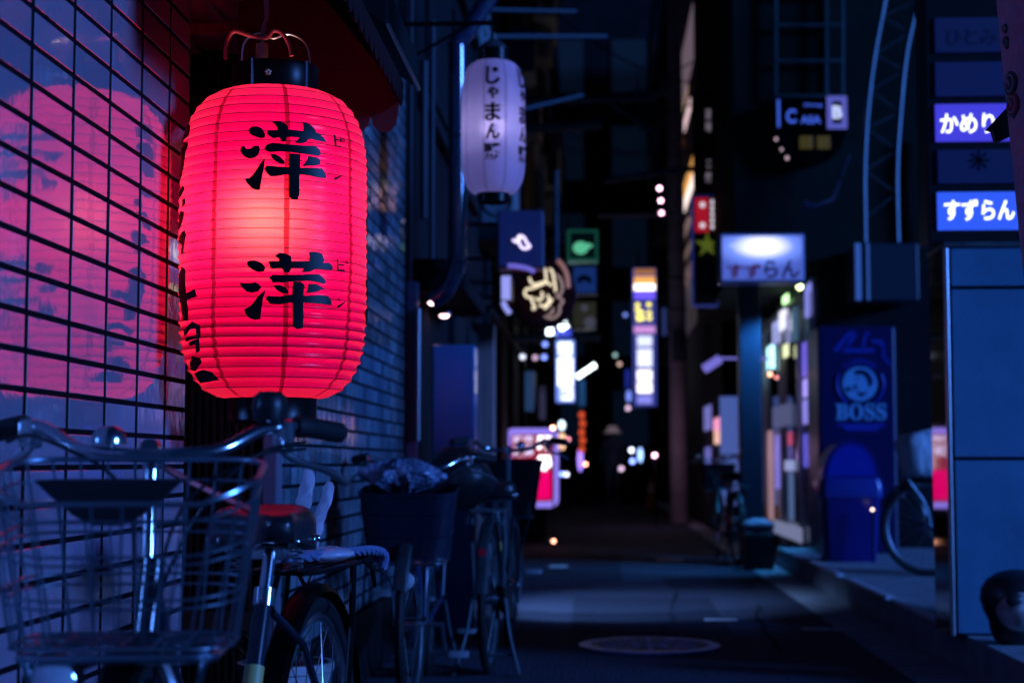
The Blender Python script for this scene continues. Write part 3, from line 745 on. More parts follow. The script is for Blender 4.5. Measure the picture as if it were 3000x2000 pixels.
    m.tube([T(p) for p in smooth_path([(-0.235, 0.30, hz + 0.01), (-0.17, 0.44, hz - 0.01), (-0.06, 0.47, hz - 0.09), (-0.01, 0.44, 0.72)])], 0.003, 6)
    m.tube([T(p) for p in smooth_path([(-0.235, 0.30, hz + 0.0), (-0.15, 0.41, hz - 0.02), (-0.06, 0.40, hz - 0.13), (0.0, 0.33, 0.68), (0, 0.2, 0.44)])], 0.003, 6)
    m.build('brake_cable', M_BLACKM, hb_, True)
    # basket
    z0, z1 = bz; by = 0.60
    top = [T(p) for p in rrect(0, by, z1, bw[1], 0.29, 0.07, tilt=0.035)]
    bot = [T(p) for p in rrect(0, by - 0.01, z0, bw[0], 0.22, 0.06)]
    if basket == 'wire':
        for p, q in zip(top, rrect(0, by, z1, bw[1], 0.29, 0.07)):
            if q.y > by: p.z -= 0.045 * max(0, math.cos(math.pi * q.x / bw[1]))
    if basket == 'wire':
        m = MB(); m.tube(top, 0.0042, 8, closed=True)
        n = 30; A, Bt = resample(top, n), resample(bot, n)
        m.tube([a.lerp(b, 0.12) for a, b in zip(A, Bt)], 0.0022, 6, closed=True)
        for f in (0.36, 0.42, 0.66, 0.72): m.tube([a.lerp(b, f) for a, b in zip(A, Bt)], 0.0021, 6, closed=True)
        m.tube(bot, 0.0034, 6, closed=True)
        for a, b in zip(A, Bt): m.tube([a, b], 0.0019, 5)
        for k in range(7):
            x = -bw[0] / 2 + bw[0] * (k + 0.5) / 7; m.tube([T((x, by - 0.115, z0)), T((x, by + 0.095, z0))], 0.0019, 5)
        for k in range(4):
            y = by - 0.10 + 0.06 * k; m.tube([T((-bw[0] / 2 + 0.005, y, z0 + 0.002)), T((bw[0] / 2 - 0.005, y, z0 + 0.002))], 0.0019, 5)
        bk = m.build('basket', M_WIRE, B, True)
        # number-plate bracket and clamp between bar and basket
        m = MB()
        pf = [(-0.105, 0.0), (0.105, 0.0), (0.085, -0.02), (0.05, -0.05), (0.02, -0.066), (-0.02, -0.066), (-0.05, -0.05), (-0.085, -0.02)]
        M = Matrix.Translation(T((0.04, 0.50, 0.925))) @ Matrix.Rotation(st, 4, 'Z') @ Matrix(((1, 0, 0, 0), (0, 0, 1, 0), (0, 1, 0, 0), (0, 0, 0, 1)))
        m.prism(pf, M, 0.035); o = m.build('basket_bracket', M_BLACKM, bk, True)
    elif basket == 'cover':
        m = MB(); A, Bt = resample(top, 40), resample(bot, 40); rnd = random.Random(4); rows = []
        up = [Vector((p.x * 0.85, (p.y - by) * 0.8 + by, p.z + 0.05)) for p in A]
        for f in (-1, 0, 0.25, 0.5, 0.75, 1):
            rows.append([m.bm.verts.new((up[k] if f < 0 else A[k].lerp(Bt[k], f) * 1.0) + Vector((rnd.uniform(-1, 1), rnd.uniform(-1, 1), rnd.uniform(-1, 1))) * 0.008) for k in range(40)])
        for a, b in zip(rows, rows[1:]):
            for k in range(40): m.bm.faces.new((a[k], a[(k + 1) % 40], b[(k + 1) % 40], b[k]))
        m.bm.faces.new(rows[0]); m.bm.faces.new(rows[-1][::-1])
        bk = m.build('basket_cover', M_COVER, B, True, angle=180)
        m = MB(); m.tube([A[0] + Vector((0, 0.01, -0.0)), A[30].lerp(Bt[30], 0.5) + Vector((0.012, 0, 0)), Bt[25] + Vector((0.01, 0, 0))], 0.006, 6); m.build('strap', M_BLACKM, bk, True)
    else:
        m = MB(); n = 60; A, Bt = resample(top, n), resample(bot, n); rows = []
        for f in (0, 0.06, 0.065, 0.28, 0.30, 0.32, 0.62, 0.64, 0.66, 0.97, 1.0):
            g_ = 0.004 if f in (0, 0.06, 0.30, 0.64, 1.0) else 0
            ctr = T((0, by, 0.8))
            rows.append([m.bm.verts.new(a.lerp(b, f) + Vector(((a.x - ctr.x), (a.y - ctr.y), 0)).normalized() * (g_ + 0.0015 * (k % 2))) for k, (a, b) in enumerate(zip(A, Bt))])
        for a, b in zip(rows, rows[1:]):
            for k in range(n): m.bm.faces.new((a[k], a[(k + 1) % n], b[(k + 1) % n], b[k]))
        m.bm.faces.new(rows[-1][::-1])
        bmesh.ops.solidify(m.bm, geom=list(m.bm.faces), thickness=0.003)
        bk = m.build('basket', mat('basket_plastic', (0.012, 0.017, 0.036), 0.4), B, True, angle=25)
    m = MB()
    for s_ in (-1, 1):
        m.tube([T(p) for p in smooth_path([FA + Vector((s_ * 0.062, 0, 0)), (s_ * 0.075, 0.58, 0.5), (s_ * 0.115, 0.70, z0 - 0.03), (s_ * 0.115, 0.66, z0 - 0.008)])], 0.005, 8)
    lp = [T(p) for p in rrect(0, by - 0.02, z0 - 0.012, 0.26, 0.24, 0.03)]
    m.tube(lp, 0.007, 8, closed=True); m.build('basket_stay', M_WIRE, B, True)
    if lamp:
        M = Matrix.Translation(T((0.085, 0.66, z0 - 0.045)) if basket == 'wire' else T((0.0, 0.66, z0 - 0.075))) @ Matrix.Rotation(st, 4, 'Z') @ Matrix.Rotation(R(-90), 4, 'X')
        m = MB(); m.lathe([(0, -0.06), (0.022, -0.055), (0.036, -0.02), (0.040, 0.02), (0.040, 0.032), (0.034, 0.032)], M=M, c=M.translation, seg=24)
        m.tube([T((0.085 if basket == 'wire' else 0, 0.62, z0 - 0.04)), T((0, 0.60, z0 - 0.012))], 0.006); hl = m.build('headlight', M_BLACKM, B, True)
        m = MB(); m.lathe([(0.035, 0.03), (0.025, 0.038), (0, 0.042)], M=M, c=M.translation, seg=20); m.build('lens', mat('lamp_lens', (0.5, 0.5, 0.55), 0.08, metal=0.5), hl, True)
    # saddle
    M = Matrix.Translation((0, -0.245, saddle_z)) @ Matrix.Rotation(saddle_rot, 4, 'Z')
    m = MB(); rows = []
    for (y, w, zt, zb) in ((0.135, 0.012, -0.018, -0.035), (0.128, 0.024, -0.006, -0.045), (0.09, 0.034, 0.004, -0.055), (0.04, 0.044, 0.004, -0.055), (-0.01, 0.064, 0.001, -0.058), (-0.06, 0.092, 0.006, -0.070), (-0.10, 0.105, 0.014, -0.078), (-0.135, 0.102, 0.012, -0.076), (-0.155, 0.082, 0.0, -0.066), (-0.163, 0.05, -0.02, -0.05)):
        row = []
        for k in range(13):
            q = math.pi * k / 12; c_ = math.cos(q); s_ = math.sin(q)
            x = w * math.copysign(abs(c_) ** 0.45, c_); z = zb + (zt - zb) * (s_ ** 0.35 if s_ > 0 else 0)
            row.append(m.bm.verts.new(M @ Vector((x, y, z))))
        rows.append(row)
    for a, b in zip(rows, rows[1:]):
        for k in range(12): m.bm.faces.new((a[k], a[k + 1], b[k + 1], b[k]))
        m.bm.faces.new((a[12], a[0], b[0], b[12]))
    m.bm.faces.new(rows[0]); m.bm.faces.new(rows[-1][::-1])
    sd_ = m.build('saddle', M_VINYL, B, True, angle=75)
    m = MB()
    for (x, y) in ((-0.09, -0.06), (-0.106, -0.105), (-0.093, -0.147), (0.09, -0.06), (0.106, -0.105), (0.093, -0.147), (-0.045, 0.03), (0.045, 0.03)): m.ball(M @ Vector((x * 1.01, y, -0.055)), 0.0075, 10)
    m.build('rivet', M_CHROME, sd_, True)
    m = MB(); m.tube([M @ Vector((-0.03, 0.09, -0.05)), M @ Vector((-0.035, -0.08, -0.085))], 0.004); m.tube([M @ Vector((0.03, 0.09, -0.05)), M @ Vector((0.035, -0.08, -0.085))], 0.004)
    for s_ in (-1, 1):
        pts = [M @ Vector((s_ * 0.06 + math.cos(k * 0.9) * 0.016, -0.09 + math.sin(k * 0.9) * 0.016, -0.115 + k * 0.0018)) for k in range(28)]
        m.tube(pts, 0.0025, 5)
    m.box(M @ Vector((0, -0.01, -0.075)), (0.07, 0.04, 0.03), bev=0.005); m.build('saddle_spring', M_STEEL, sd_, True)
    m = MB(); m.tube([st_top + Vector((0, 0.03, -0.08)), (0, -0.243, saddle_z - 0.07)], 0.0125, 12); m.tube([st_top + Vector((0, 0.004, -0.02)), st_top + Vector((0, -0.006, 0.012))], 0.021, 14); m.build('seat_post', M_CHROME, B, True)
    # rear rack
    m = MB(); zr = 0.735
    m.tube([Vector((x, y, zr)) for x, y in ((-0.05, -0.30), (-0.07, -0.36), (-0.072, -0.80), (-0.05, -0.84), (0.05, -0.84), (0.072, -0.80), (0.07, -0.36), (0.05, -0.30))], 0.0055, 8, closed=True)
    for x in (-0.03, 0.0, 0.03): m.tube([(x, -0.30, zr), (x, -0.84, zr)], 0.004, 6)
    for y in (-0.42, -0.56, -0.70): m.tube([(-0.07, y, zr - 0.003), (0.07, y, zr - 0.003)], 0.004, 6)
    for s_ in (-1, 1):
        m.tube([(s_ * 0.072, -0.62, zr), (s_ * 0.075, -0.60, 0.60), RA + Vector((s_ * 0.066, 0, 0.02))], 0.0075, 8)
        m.tube(smooth_path([(s_ * 0.074, -0.70, zr + 0.002), (s_ * 0.085, -0.74, zr - 0.02), (s_ * 0.078, -0.80, zr - 0.06), (s_ * 0.06, -0.83, zr)]), 0.0045, 6)
    m.tube([(0, -0.30, zr), (0, -0.235, 0.66)], 0.006)
    rk = m.build('rear_rack', M_BLACK if basket == 'wire' else M_GALV, B, True)
    m = MB(); m.lathe([(0, 0), (0.017, 0.001), (0.018, -0.006), (0, -0.012)], c=(0, -0.856, 0.56), M=Matrix.Rotation(R(90), 4, 'X'), seg=20); m.build('rear_reflector', mat('red_reflector', (0.5, 0.01, 0.02), 0.1), B, True)
    # drive train
    m = MB(); x = -0.052
    poly = []
    for k in range(13): q = R(-90 + 180 * k / 12); poly.append((bb.y + math.cos(q) * 0.105, bb.z + math.sin(q) * 0.105))
    for k in range(9): q = R(90 + 180 * k / 8); poly.append((RA.y + math.cos(q) * 0.055, RA.z + math.sin(q) * 0.055))
    xr = 0.052
    m.prism(poly, Matrix(((0, 0, 1, xr), (1, 0, 0, 0), (0, 1, 0, 0), (0, 0, 0, 1))), 0.022); cc = m.build('chain_case', M_BLACK, B, True)
    m = MB(); m.ring((xr + 0.023, bb.y, bb.z), 0.096, 0.004, axis='X', seg=36); m.build('trim_ring', M_CHROME, cc, True)
    for s_, a in ((1, 55), (-1, 235)):
        e = bb + Vector((s_ * 0.098, math.cos(R(a)) * 0.165, math.sin(R(a)) * 0.165))
        m = MB(); m.tube([bb + Vector((s_ * 0.085, 0, 0)), e], [0.011, 0.008], 8); m.tube([bb, bb + Vector((s_ * 0.094, 0, 0))], 0.010, 8); ck = m.build('crank', M_STEEL, B, True)
        m = MB(); c_ = e + Vector((s_ * 0.055, 0, 0))
        for dy in (-0.033, 0.033): m.box(c_ + Vector((0, dy, 0)), (0.085, 0.016, 0.022), bev=0.004)
        for dx in (-0.036, 0, 0.036): m.box(c_ + Vector((dx, 0, 0)), (0.010, 0.06, 0.014), bev=0.002)
        m.build('pedal', mat('grey_pedal', (0.16, 0.17, 0.19), 0.45), ck, True)
    if stand:
        m = MB()
        for s_ in (-1, 1): m.tube(smooth_path([RA + Vector((s_ * 0.075, 0, 0)), RA + Vector((s_ * 0.10, -0.05, -0.16)), (s_ * 0.145, -0.66, 0.012)]), 0.0085, 8)
        m.tube([(-0.145, -0.66, 0.012), (-0.145, -0.70, 0.009)], 0.009); m.tube([(0.145, -0.66, 0.012), (0.145, -0.70, 0.009)], 0.009)
        m.tube([(-0.128, -0.625, 0.09), (0.128, -0.625, 0.09)], 0.007)
        m.build('kick_stand', M_GALV, B, True)
    return B

b1 = bicycle('nearest bicycle with a chrome wire basket, parked under the red lantern', (-0.648, 2.86, 0), R(180) - R(5), 13, 'wire', dz=-0.012, saddle_rot=R(24), bz=(0.70, 0.955), stand=True)
b2 = bicycle('dark bicycle with a black plastic basket facing the camera, behind the nearest one', (-0.735, 6.78, 0), R(180) + R(3), -4, 'plastic', frame=M_FRAMEB, dz=-0.05, bz=(0.585, 0.87), bw=(0.30, 0.36))
b3 = bicycle('bicycle parked tail first with its basket hiding part of the red standing sign', (-0.475, 7.98, 0), R(-2), 6, 'plastic', frame=M_FRAMES, bz=(0.68, 0.97), bw=(0.28, 0.36), dz=0.04)
b4 = bicycle('bicycle with a pale covered basket half hidden behind the blue grey panel wall', (2.83, 11.4, ZP), R(90), 0, 'cover', bz=(0.70, 0.96), bw=(0.34, 0.42))
b5 = bicycle('small dark bicycle parked far up the alley before the lit posters', (1.24, 15.9, 0), R(6), -10, 'plastic')

# things carried on the nearest bicycle
rz = 0.735 + 0.006
def on_b1(x, y, z): return wm(b1) @ Vector((x, y, z))
bag = thing('plastic_bag', 'thin white plastic bag with its two handles standing up on the nearest rear rack', 'plastic bag', on_b1(0, -0.60, rz))
m = MB(); rnd = random.Random(3); c0 = on_b1(-0.02, -0.60, rz)
def blob(m, c, sx, sy, sz, amp, seed, n=16, pw=0.6, crinkle=0.0):
    rnd = random.Random(seed); ph = [rnd.uniform(0, 6.28) for _ in range(6)]; rows = []
    for i in range(9):
        t = i / 8; row = []
        for k in range(n):
            q = 2 * math.pi * k / n; w = math.sin(math.pi * (0.06 + 0.90 * t)) ** pw
            j = 1 + amp * (math.sin(3 * q + ph[0] + 4 * t) + math.sin(7 * q + ph[1] - 6 * t) * 0.7 + math.sin(11 * q + ph[2] + 9 * t) * 0.5)
            row.append(m.bm.verts.new(c + Vector((math.cos(q) * sx * w * j, math.sin(q) * sy * w * j, sz * t + amp * sz * 0.25 * math.sin(5 * q + ph[3])))))
        rows.append(row)
    for a, b in zip(rows, rows[1:]):
        for k in range(n): m.bm.faces.new((a[k], a[(k + 1) % n], b[(k + 1) % n], b[k]))
    m.bm.faces.new(rows[0][::-1]); m.bm.faces.new(rows[-1])
    for v in m.bm.verts: v.co += Vector((rnd.uniform(-1, 1), rnd.uniform(-1, 1), rnd.uniform(-1, 1))) * crinkle
M_BAG = bpy.data.materials.new('thin_plastic'); M_BAG.use_nodes = True
_b = M_BAG.node_tree.nodes['Principled BSDF']; _b.inputs['Base Color'].default_value = (0.72, 0.60, 0.68, 1); _b.inputs['Roughness'].default_value = 0.25; _b.inputs['Alpha'].default_value = 0.5
blob(m, c0, 0.055, 0.07, 0.032, 0.09, 2)
m.build('bag_body', M_BAG, bag, smooth=True, angle=60)
def handle(x, y, lean, hgt, tw, w0, nm='bag_handle'):
    m = MB(); rows = []
    for i in range(13):
        t = i / 12; w = w0 * (0.75 + 0.35 * math.sin(math.pi * t) ** 0.8) * (1 if t < 0.93 else 0.75)
        row = []
        for k in range(8):
            q = 2 * math.pi * k / 8
            row.append(m.bm.verts.new(on_b1(x, y, rz + 0.02) + Vector((lean * t + math.cos(q) * w * (1 + 0.25 * math.sin(3 * q + 8 * t)) + 0.003 * math.sin(t * 9 + tw), math.sin(q) * w * 0.4 + 0.006 * math.sin(t * 7 + tw), hgt * t))))
        rows.append(row)
    for a, b in zip(rows, rows[1:]):
        for k in range(8): m.bm.faces.new((a[k], a[(k + 1) % 8], b[(k + 1) % 8], b[k]))
    m.bm.faces.new(rows[0][::-1]); m.bm.faces.new(rows[-1])
    for v in m.bm.verts: v.co += Vector((rnd.uniform(-1, 1), rnd.uniform(-1, 1), rnd.uniform(-1, 1))) * 0.0028
    m.build(nm, M_BAG, bag, angle=45)
handle(0.03, -0.60, 0.005, 0.180, 0.3, 0.015); handle(0.012, -0.585, 0.040, 0.150, 2.1, 0.0125)
rp = [on_b1(x, y, rz + z) for x, y, z in ((0.03, -0.45, 0.012), (-0.02, -0.55, 0.016), (-0.055, -0.66, 0.016), (-0.075, -0.78, 0.014), (-0.085, -0.86, 0.0), (-0.08, -0.875, -0.03))]
m = MB(); path = smooth_path(rp, 14)
for s3 in range(3):
    pts = []
    for i, p in enumerate(path):
        q = i * 0.62 + s3 * 2.094; t = (path[min(i + 1, len(path) - 1)] - path[max(i - 1, 0)]).normalized()
        u = t.cross(Vector((0, 0, 1))).normalized(); pts.append(p + (u * math.cos(q) + t.cross(u) * math.sin(q)) * 0.006)
    m.tube(pts, 0.006, 6)
tag(m.build('braided_rope', mat('blue_rope', (0.10, 0.13, 0.24), 0.8, bump=(300, 0.6))), 'blue braided rope lying along the nearest rear rack', 'rope')
# crumpled bag on the second bicycle, and the dark bag behind it
m = MB(); blob(m, wm(b2) @ Vector((0.04, 0.55, 0.845)), 0.15, 0.10, 0.12, 0.13, 8, 44, 0.6, 0.006)
o = tag(m.build('plastic_bag', mat('crumpled_plastic', (0.10, 0.14, 0.22), 0.2, bump=(60, 0.8)), angle=30), 'crumpled clear plastic bag lying in the black plastic basket', 'plastic bag')
m = MB(); blob(m, wm(b2) @ Vector((-0.13, -0.55, 0.74)), 0.16, 0.20, 0.28, 0.06, 14, 24)
tag(m.build('cloth_bag', M_BLACKM, angle=60), 'black cloth bag on the rear rack behind the crumpled plastic bag', 'bag')

# planter by the doorway
pc = Vector((-0.93, 4.85, 0))
pt = thing('planter', 'white trough planter of thin leaves at the foot of the slatted doorway', 'planter', pc)
m = MB(); m.lathe([(0.0, 0.0), (0.10, 0.0), (0.135, 0.33), (0.145, 0.335), (0.145, 0.36), (0.128, 0.36), (0.12, 0.30), (0.0, 0.30)], c=pc, seg=28); m.build('pot', M_POT, pt)
m = MB(); rnd = random.Random(9)
for k in range(46):
    a = rnd.uniform(0, 6.28); L_ = rnd.uniform(0.14, 0.30); r0 = rnd.uniform(0, 0.08); b = rnd.uniform(0.25, 1.0)
    p0 = pc + Vector((math.cos(a) * r0, math.sin(a) * r0, 0.30)); w = rnd.uniform(0.004, 0.009); prev = None
    for i in range(6):
        t = i / 5; p = p0 + Vector((math.cos(a) * L_ * b * t, math.sin(a) * L_ * b * t, L_ * (t * 1.1 - 0.75 * b * t * t)))
        sdv = Vector((-math.sin(a), math.cos(a), 0)) * w * (1 - t * 0.9)
        cur = (m.bm.verts.new(p + sdv), m.bm.verts.new(p - sdv))
        if prev: m.bm.faces.new((prev[0], prev[1], cur[1], cur[0]))
        prev = cur
m.build('leaves', M_PLANT, pt)
# ---------------------------------------------------------------- buildings along the alley
def onX(px, py, X):
    d = CR @ Vector(((px - 1500) / F, (1000 - py) / F, -1)); return CAM + d * (X / d.x)
def building(name, label, x0, x1, y0, y1, h, m):
    b = thing(name, label, 'building', ((x0 + x1) / 2, (y0 + y1) / 2, 0))
    q = MB(); q.span((x0, y0, 0), (x1, y1, h)); q.build('wall', m, b, smooth=False); return b
L2 = building('dark_shop_building', 'dark shop building with a blue side door and two downlights, beyond the tiled shop', -6.5, XW, 8.72, 14.0, 10, M_DARK)
m = MB(); m.span((XW, 8.70, 0.0), (XW + 0.06, 8.80, 1.93), bev=0.004); m.build('door_jamb', mat('jamb_blue', (0.05, 0.07, 0.13), 0.4), L2, smooth=False)
m = MB(); m.span((XW, 8.9, 1.905), (XW + 0.30, 10.6, 2.0), bev=0.01); m.span((XW, 8.9, 2.0), (XW + 0.2, 10.6, 2.08), bev=0.01); m.build('eave', M_DARK, L2, smooth=False)
for px, py, Y in ((1268, 880, 9.35), (1302, 918, 9.95)):
    p = W(px, py, Y); p.x = max(p.x, XW + 0.08)
    m = MB(); m.lathe([(0.0, 0.02), (0.045, 0.02), (0.05, -0.01), (0.03, -0.012)], c=p, seg=20); dl = m.build('downlight', M_STEEL, L2)
    m = MB(); m.lathe([(0.0, -0.028), (0.02, -0.024), (0.03, -0.012)], c=p, seg=16); m.build('lens', glow('downlight_glow', (1.0, 0.55, 0.6), 9.0), dl)
    sl = bpy.data.lights.new('downlight_lamp', 'SPOT'); sl.energy = 420; sl.color = (0.24, 0.44, 1.0); sl.spot_size = R(46); sl.spot_blend = 0.6; sl.shadow_soft_size = 0.04
    so_ = bpy.data.objects.new('downlight_lamp', sl); C.objects.link(so_); so_.location = p - Vector((0, 0, 0.05)); so_.rotation_euler = (-Vector((1.05, 1.25, -1.75))).to_track_quat('Z', 'Y').to_euler()
m = MB(); a = W(1270, 1010, 9.05); b_ = W(1390, 1010, 9.05)
m.span((W(1266, 1010, 9.05).x, 9.05, 0.0), (b_.x, 9.28, a.z), bev=0.008); m.build('blue_door', mat('blue_door_paint', (0.004, 0.13, 0.30), 0.35, coat=0.2, bump=(2, 0.04)), L2, smooth=False)
m = MB()
for y in (11.2, 12.4): m.span((XW, y, 0.9), (XW + 0.05, y + 0.9, 2.0), bev=0.01)
m.build('shutter', M_DARK2, L2, smooth=False)
m = MB(); p = W(1450, 950, 13.6); m.span((XW, 13.5, 0), (XW + 0.17, 13.72, p.z), bev=0.01); m.build('timber_pillar', mat('warm_timber', (0.20, 0.13, 0.12), 0.5, var=(3, 0.3, (8, 8, 0.6))), L2, smooth=False)
m = MB()
for z in (3.0, 4.4, 5.8): m.span((XW, 9.2, z), (XW + 0.06, 13.4, z + 0.09), bev=0.01)
for y in (9.6, 11.4): m.span((XW, y, 3.2), (XW + 0.035, y + 1.3, 4.2), bev=0.01)
m.build('window_frame', M_DARK2, L2, smooth=False)
L3 = building('narrow_bar_building', 'dark narrow building carrying the neon disc and box signs on the left', -6.5, -1.06, 14.05, 22.0, 11, M_DARK)
m = MB()
for y in (15, 17, 19.4): m.span((-1.06, y, 0.0), (-1.0, y + 0.18, 2.9), bev=0.01)
m.span((-1.06, 14.1, 2.9), (-0.86, 21.9, 3.05), bev=0.01); m.span((-1.06, 14.1, 2.35), (-0.98, 21.9, 2.43), bev=0.01)
m.build('shop_front', M_DARK2, L3, smooth=False)
L4 = building('far_left_building', 'black far building on the left with hanging red lamps', -7, -1.12, 22.1, 50, 13, M_DARK)
m = MB()
for y in range(23, 44, 3): m.span((-1.12, y, 0.2), (-1.02, y + 0.25, 3.4), bev=0.01); m.span((-1.12, y + 0.8, 3.9), (-1.06, y + 2.2, 5.2), bev=0.01)
m.build('pilasters', M_DARK2, L4, smooth=False)

R1 = building('corner_building', 'dark green grey building with a lit glass shop front and a projecting upper floor', 2.06, 9, 15.2, 21, 2.75, M_DARK)
m = MB(); m.span((1.30, 15.2, 2.75), (9, 21, 12)); m.build('upper_floor', M_DARKG, R1, smooth=False)
m = MB(); m.span((1.33, 15.22, 0), (1.53, 15.45, 2.75), bev=0.012); m.build('pillar', mat('pillar_navy', (0.018, 0.028, 0.05), 0.4), R1, smooth=False)
# steel stair frame and pipes on its end wall
st = thing('steel_frame_stair', 'dim steel balcony grid fixed high on the corner building wall', 'steel frame', W(2370, 280, 15.15))
m = MB(); YB = 15.12
for px in (2272, 2420, 2468): m.tube([W(px, -120, YB), W(px, 285, YB)], 0.018, 6)
for py in (-20, 75, 180, 283): m.tube([W(2272, py, YB), W(2468, py, YB)], 0.022, 6)
m.build('grid', mat('frame_steel', (0.06, 0.10, 0.10), 0.4, metal=0.4), st)
cs = thing('wall_sign', 'black wall sign with blue capital lettering and a lit letter B frame at its end', 'sign', W(2380, 375, 15.1))
m = MB(); a, b_ = W(2276, 375, 15.0), W(2480, 288, 15.0); m.span((a.x, 15.0, a.z), (b_.x, 15.19, b_.z), bev=0.008); m.build('case', M_BLACK, cs, smooth=False)
BL = glow('sign_blue_text', (0.05, 0.12, 0.75), 0.9); BW = glow('sign_white_text', (0.55, 0.65, 1.0), 1.1); BF = glow('sign_lilac_frame', (0.16, 0.18, 0.85), 0.55)
m = MB()
def txt(mb, s, px, py, w, h, Y, bold=0.02): return put_text(mb, s, W(px, py, Y), w * Y / F if w else None, h * Y / F if h else None, bold, thick=0.006)
txt(m, 'C', 2318, 341, 30, 42, 14.99, 0.03); txt(m, 'ASA', 2375, 351, 60, 24, 14.99, 0.03); txt(m, 'Dining', 2382, 309, 52, 12, 14.99, 0.02); m.build('lettering', BL, cs)
m = MB(); a, b_ = W(2278, 373, 14.99), W(2284, 292, 14.99); m.span((a.x, 14.985, a.z), (b_.x, 14.999, b_.z)); m.build('edge_light', BL, cs, smooth=False)
m = MB()
for (x0, y0, x1, y1) in ((2424, 283, 2437, 377), (2467, 283, 2480, 377), (2437, 283, 2467, 296), (2437, 363, 2467, 377)):
    a, b_ = W(x0, y1, 14.98), W(x1, y0, 14.98); m.span((a.x, 14.96, a.z), (b_.x, 14.999, b_.z))
o = m.build('letter_frame', BF, cs, smooth=False)
m = MB(); txt(m, 'B', 2452, 329, 30, 38, 14.985, 0.04); m.build('letter', BW, o)
hd = thing('half_round_sign', 'dark half round sign with two small yellow panels below the black wall sign', 'sign', W(2378, 480, 15.15))
m = MB(); c_ = W(2378, 380, 15.0); rr = 100 * 15 / F
M = Matrix(((1, 0, 0, c_.x), (0, 0, 1, 15.02), (0, 1, 0, c_.z), (0, 0, 0, 1)))
m.prism([(math.cos(R(180 + 180 * k / 24)) * rr, math.sin(R(180 + 180 * k / 24)) * rr) for k in range(25)], M, 0.16); m.build('case', M_BLACK, hd, smooth=False)
m = MB()
for px in (2362, 2413): a, b_ = W(px - 19, 436, 15.0), W(px + 19, 398, 15.0); m.span((a.x, 15.0, a.z), (b_.x, 15.018, b_.z), bev=0.003)
m.build('yellow_panel', glow('dull_yellow', (0.25, 0.21, 0.02), 0.16), hd, smooth=False)
m = MB()
for px, py, r_ in ((2274, 408, 8), (2290, 438, 7), (2306, 463, 9)): m.ball(W(px, py, 14.98), r_ * 15 / F * 0.6, 10)
m.build('rim_bulb', glow('rim_bulb', (0.9, 0.6, 0.75), 0.8), hd)
# lattice mast and box
lm = thing('lattice_mast', 'curved steel lattice mast of two tubes standing on the dark wall box', 'mast', W(2585, 700, 14.7))
Lt = [(2610, -120), (2592, 0), (2562, 160), (2542, 320), (2532, 500), (2534, 710)]; Rt = [(2712, -120), (2690, 0), (2656, 150), (2637, 330), (2627, 500), (2630, 710)]
m = MB(); A = smooth_path([W(x, y, 14.75) for x, y in Lt], 6); B_ = smooth_path([W(x, y, 14.75) for x, y in Rt], 6)
m.tube(A, 0.024, 8); m.tube(B_, 0.024, 8); m.build('tube', M_GALV, lm)
m = MB()
for k in range(0, 28, 4):
    m.tube([A[k], B_[k + 2]], 0.010, 6); m.tube([B_[k + 2], A[min(30, k + 4)]], 0.010, 6)
m.build('lattice', M_GALV, lm)
wb = thing('wall_box', 'dark metal box with a bright left edge under the lattice mast', 'box', W(2595, 880, 14.9))
m = MB(); a, b_ = W(2508, 880, 14.6), W(2690, 712, 14.6); m.span((a.x, 14.6, a.z), (b_.x, 15.19, b_.z), bev=0.012); m.build('case', mat('box_paint', (0.025, 0.035, 0.05), 0.25, coat=0.4), wb, smooth=False)
m = MB(); m.span((a.x - 0.004, 14.585, a.z), (a.x + 0.045, 14.598, b_.z)); m.span((a.x + 0.10, 14.59, a.z), (a.x + 0.12, 14.598, b_.z)); m.build('edge_strip', mat('pale_strip', (0.55, 0.55, 0.62), 0.35), wb, smooth=False)
m = MB(); m.tube([W(2712, 400, 15.1), W(2706, 560, 15.1), W(2722, 720, 15.1)], 0.045, 10)
tag(m.build('drain_pipe', mat('green_pipe', (0.10, 0.14, 0.10), 0.25, coat=0.4)), 'greenish pipe on the wall right of the lattice mast', 'pipe')
m = MB(); m.tube([W(2488, 455, 15.0), W(2440, 585, 14.7), W(2380, 606, 14.4)], 0.012, 8); m.lathe([(0, 0.05), (0.04, 0.045), (0.05, -0.03), (0.0, -0.035)], c=W(2366, 606, 14.4), M=Matrix.Rotation(R(-60), 4, 'Y'), seg=16)
tag(m.build('spotlight', M_PVC), 'small spotlight on a slanting arm below the half round sign', 'spotlight')

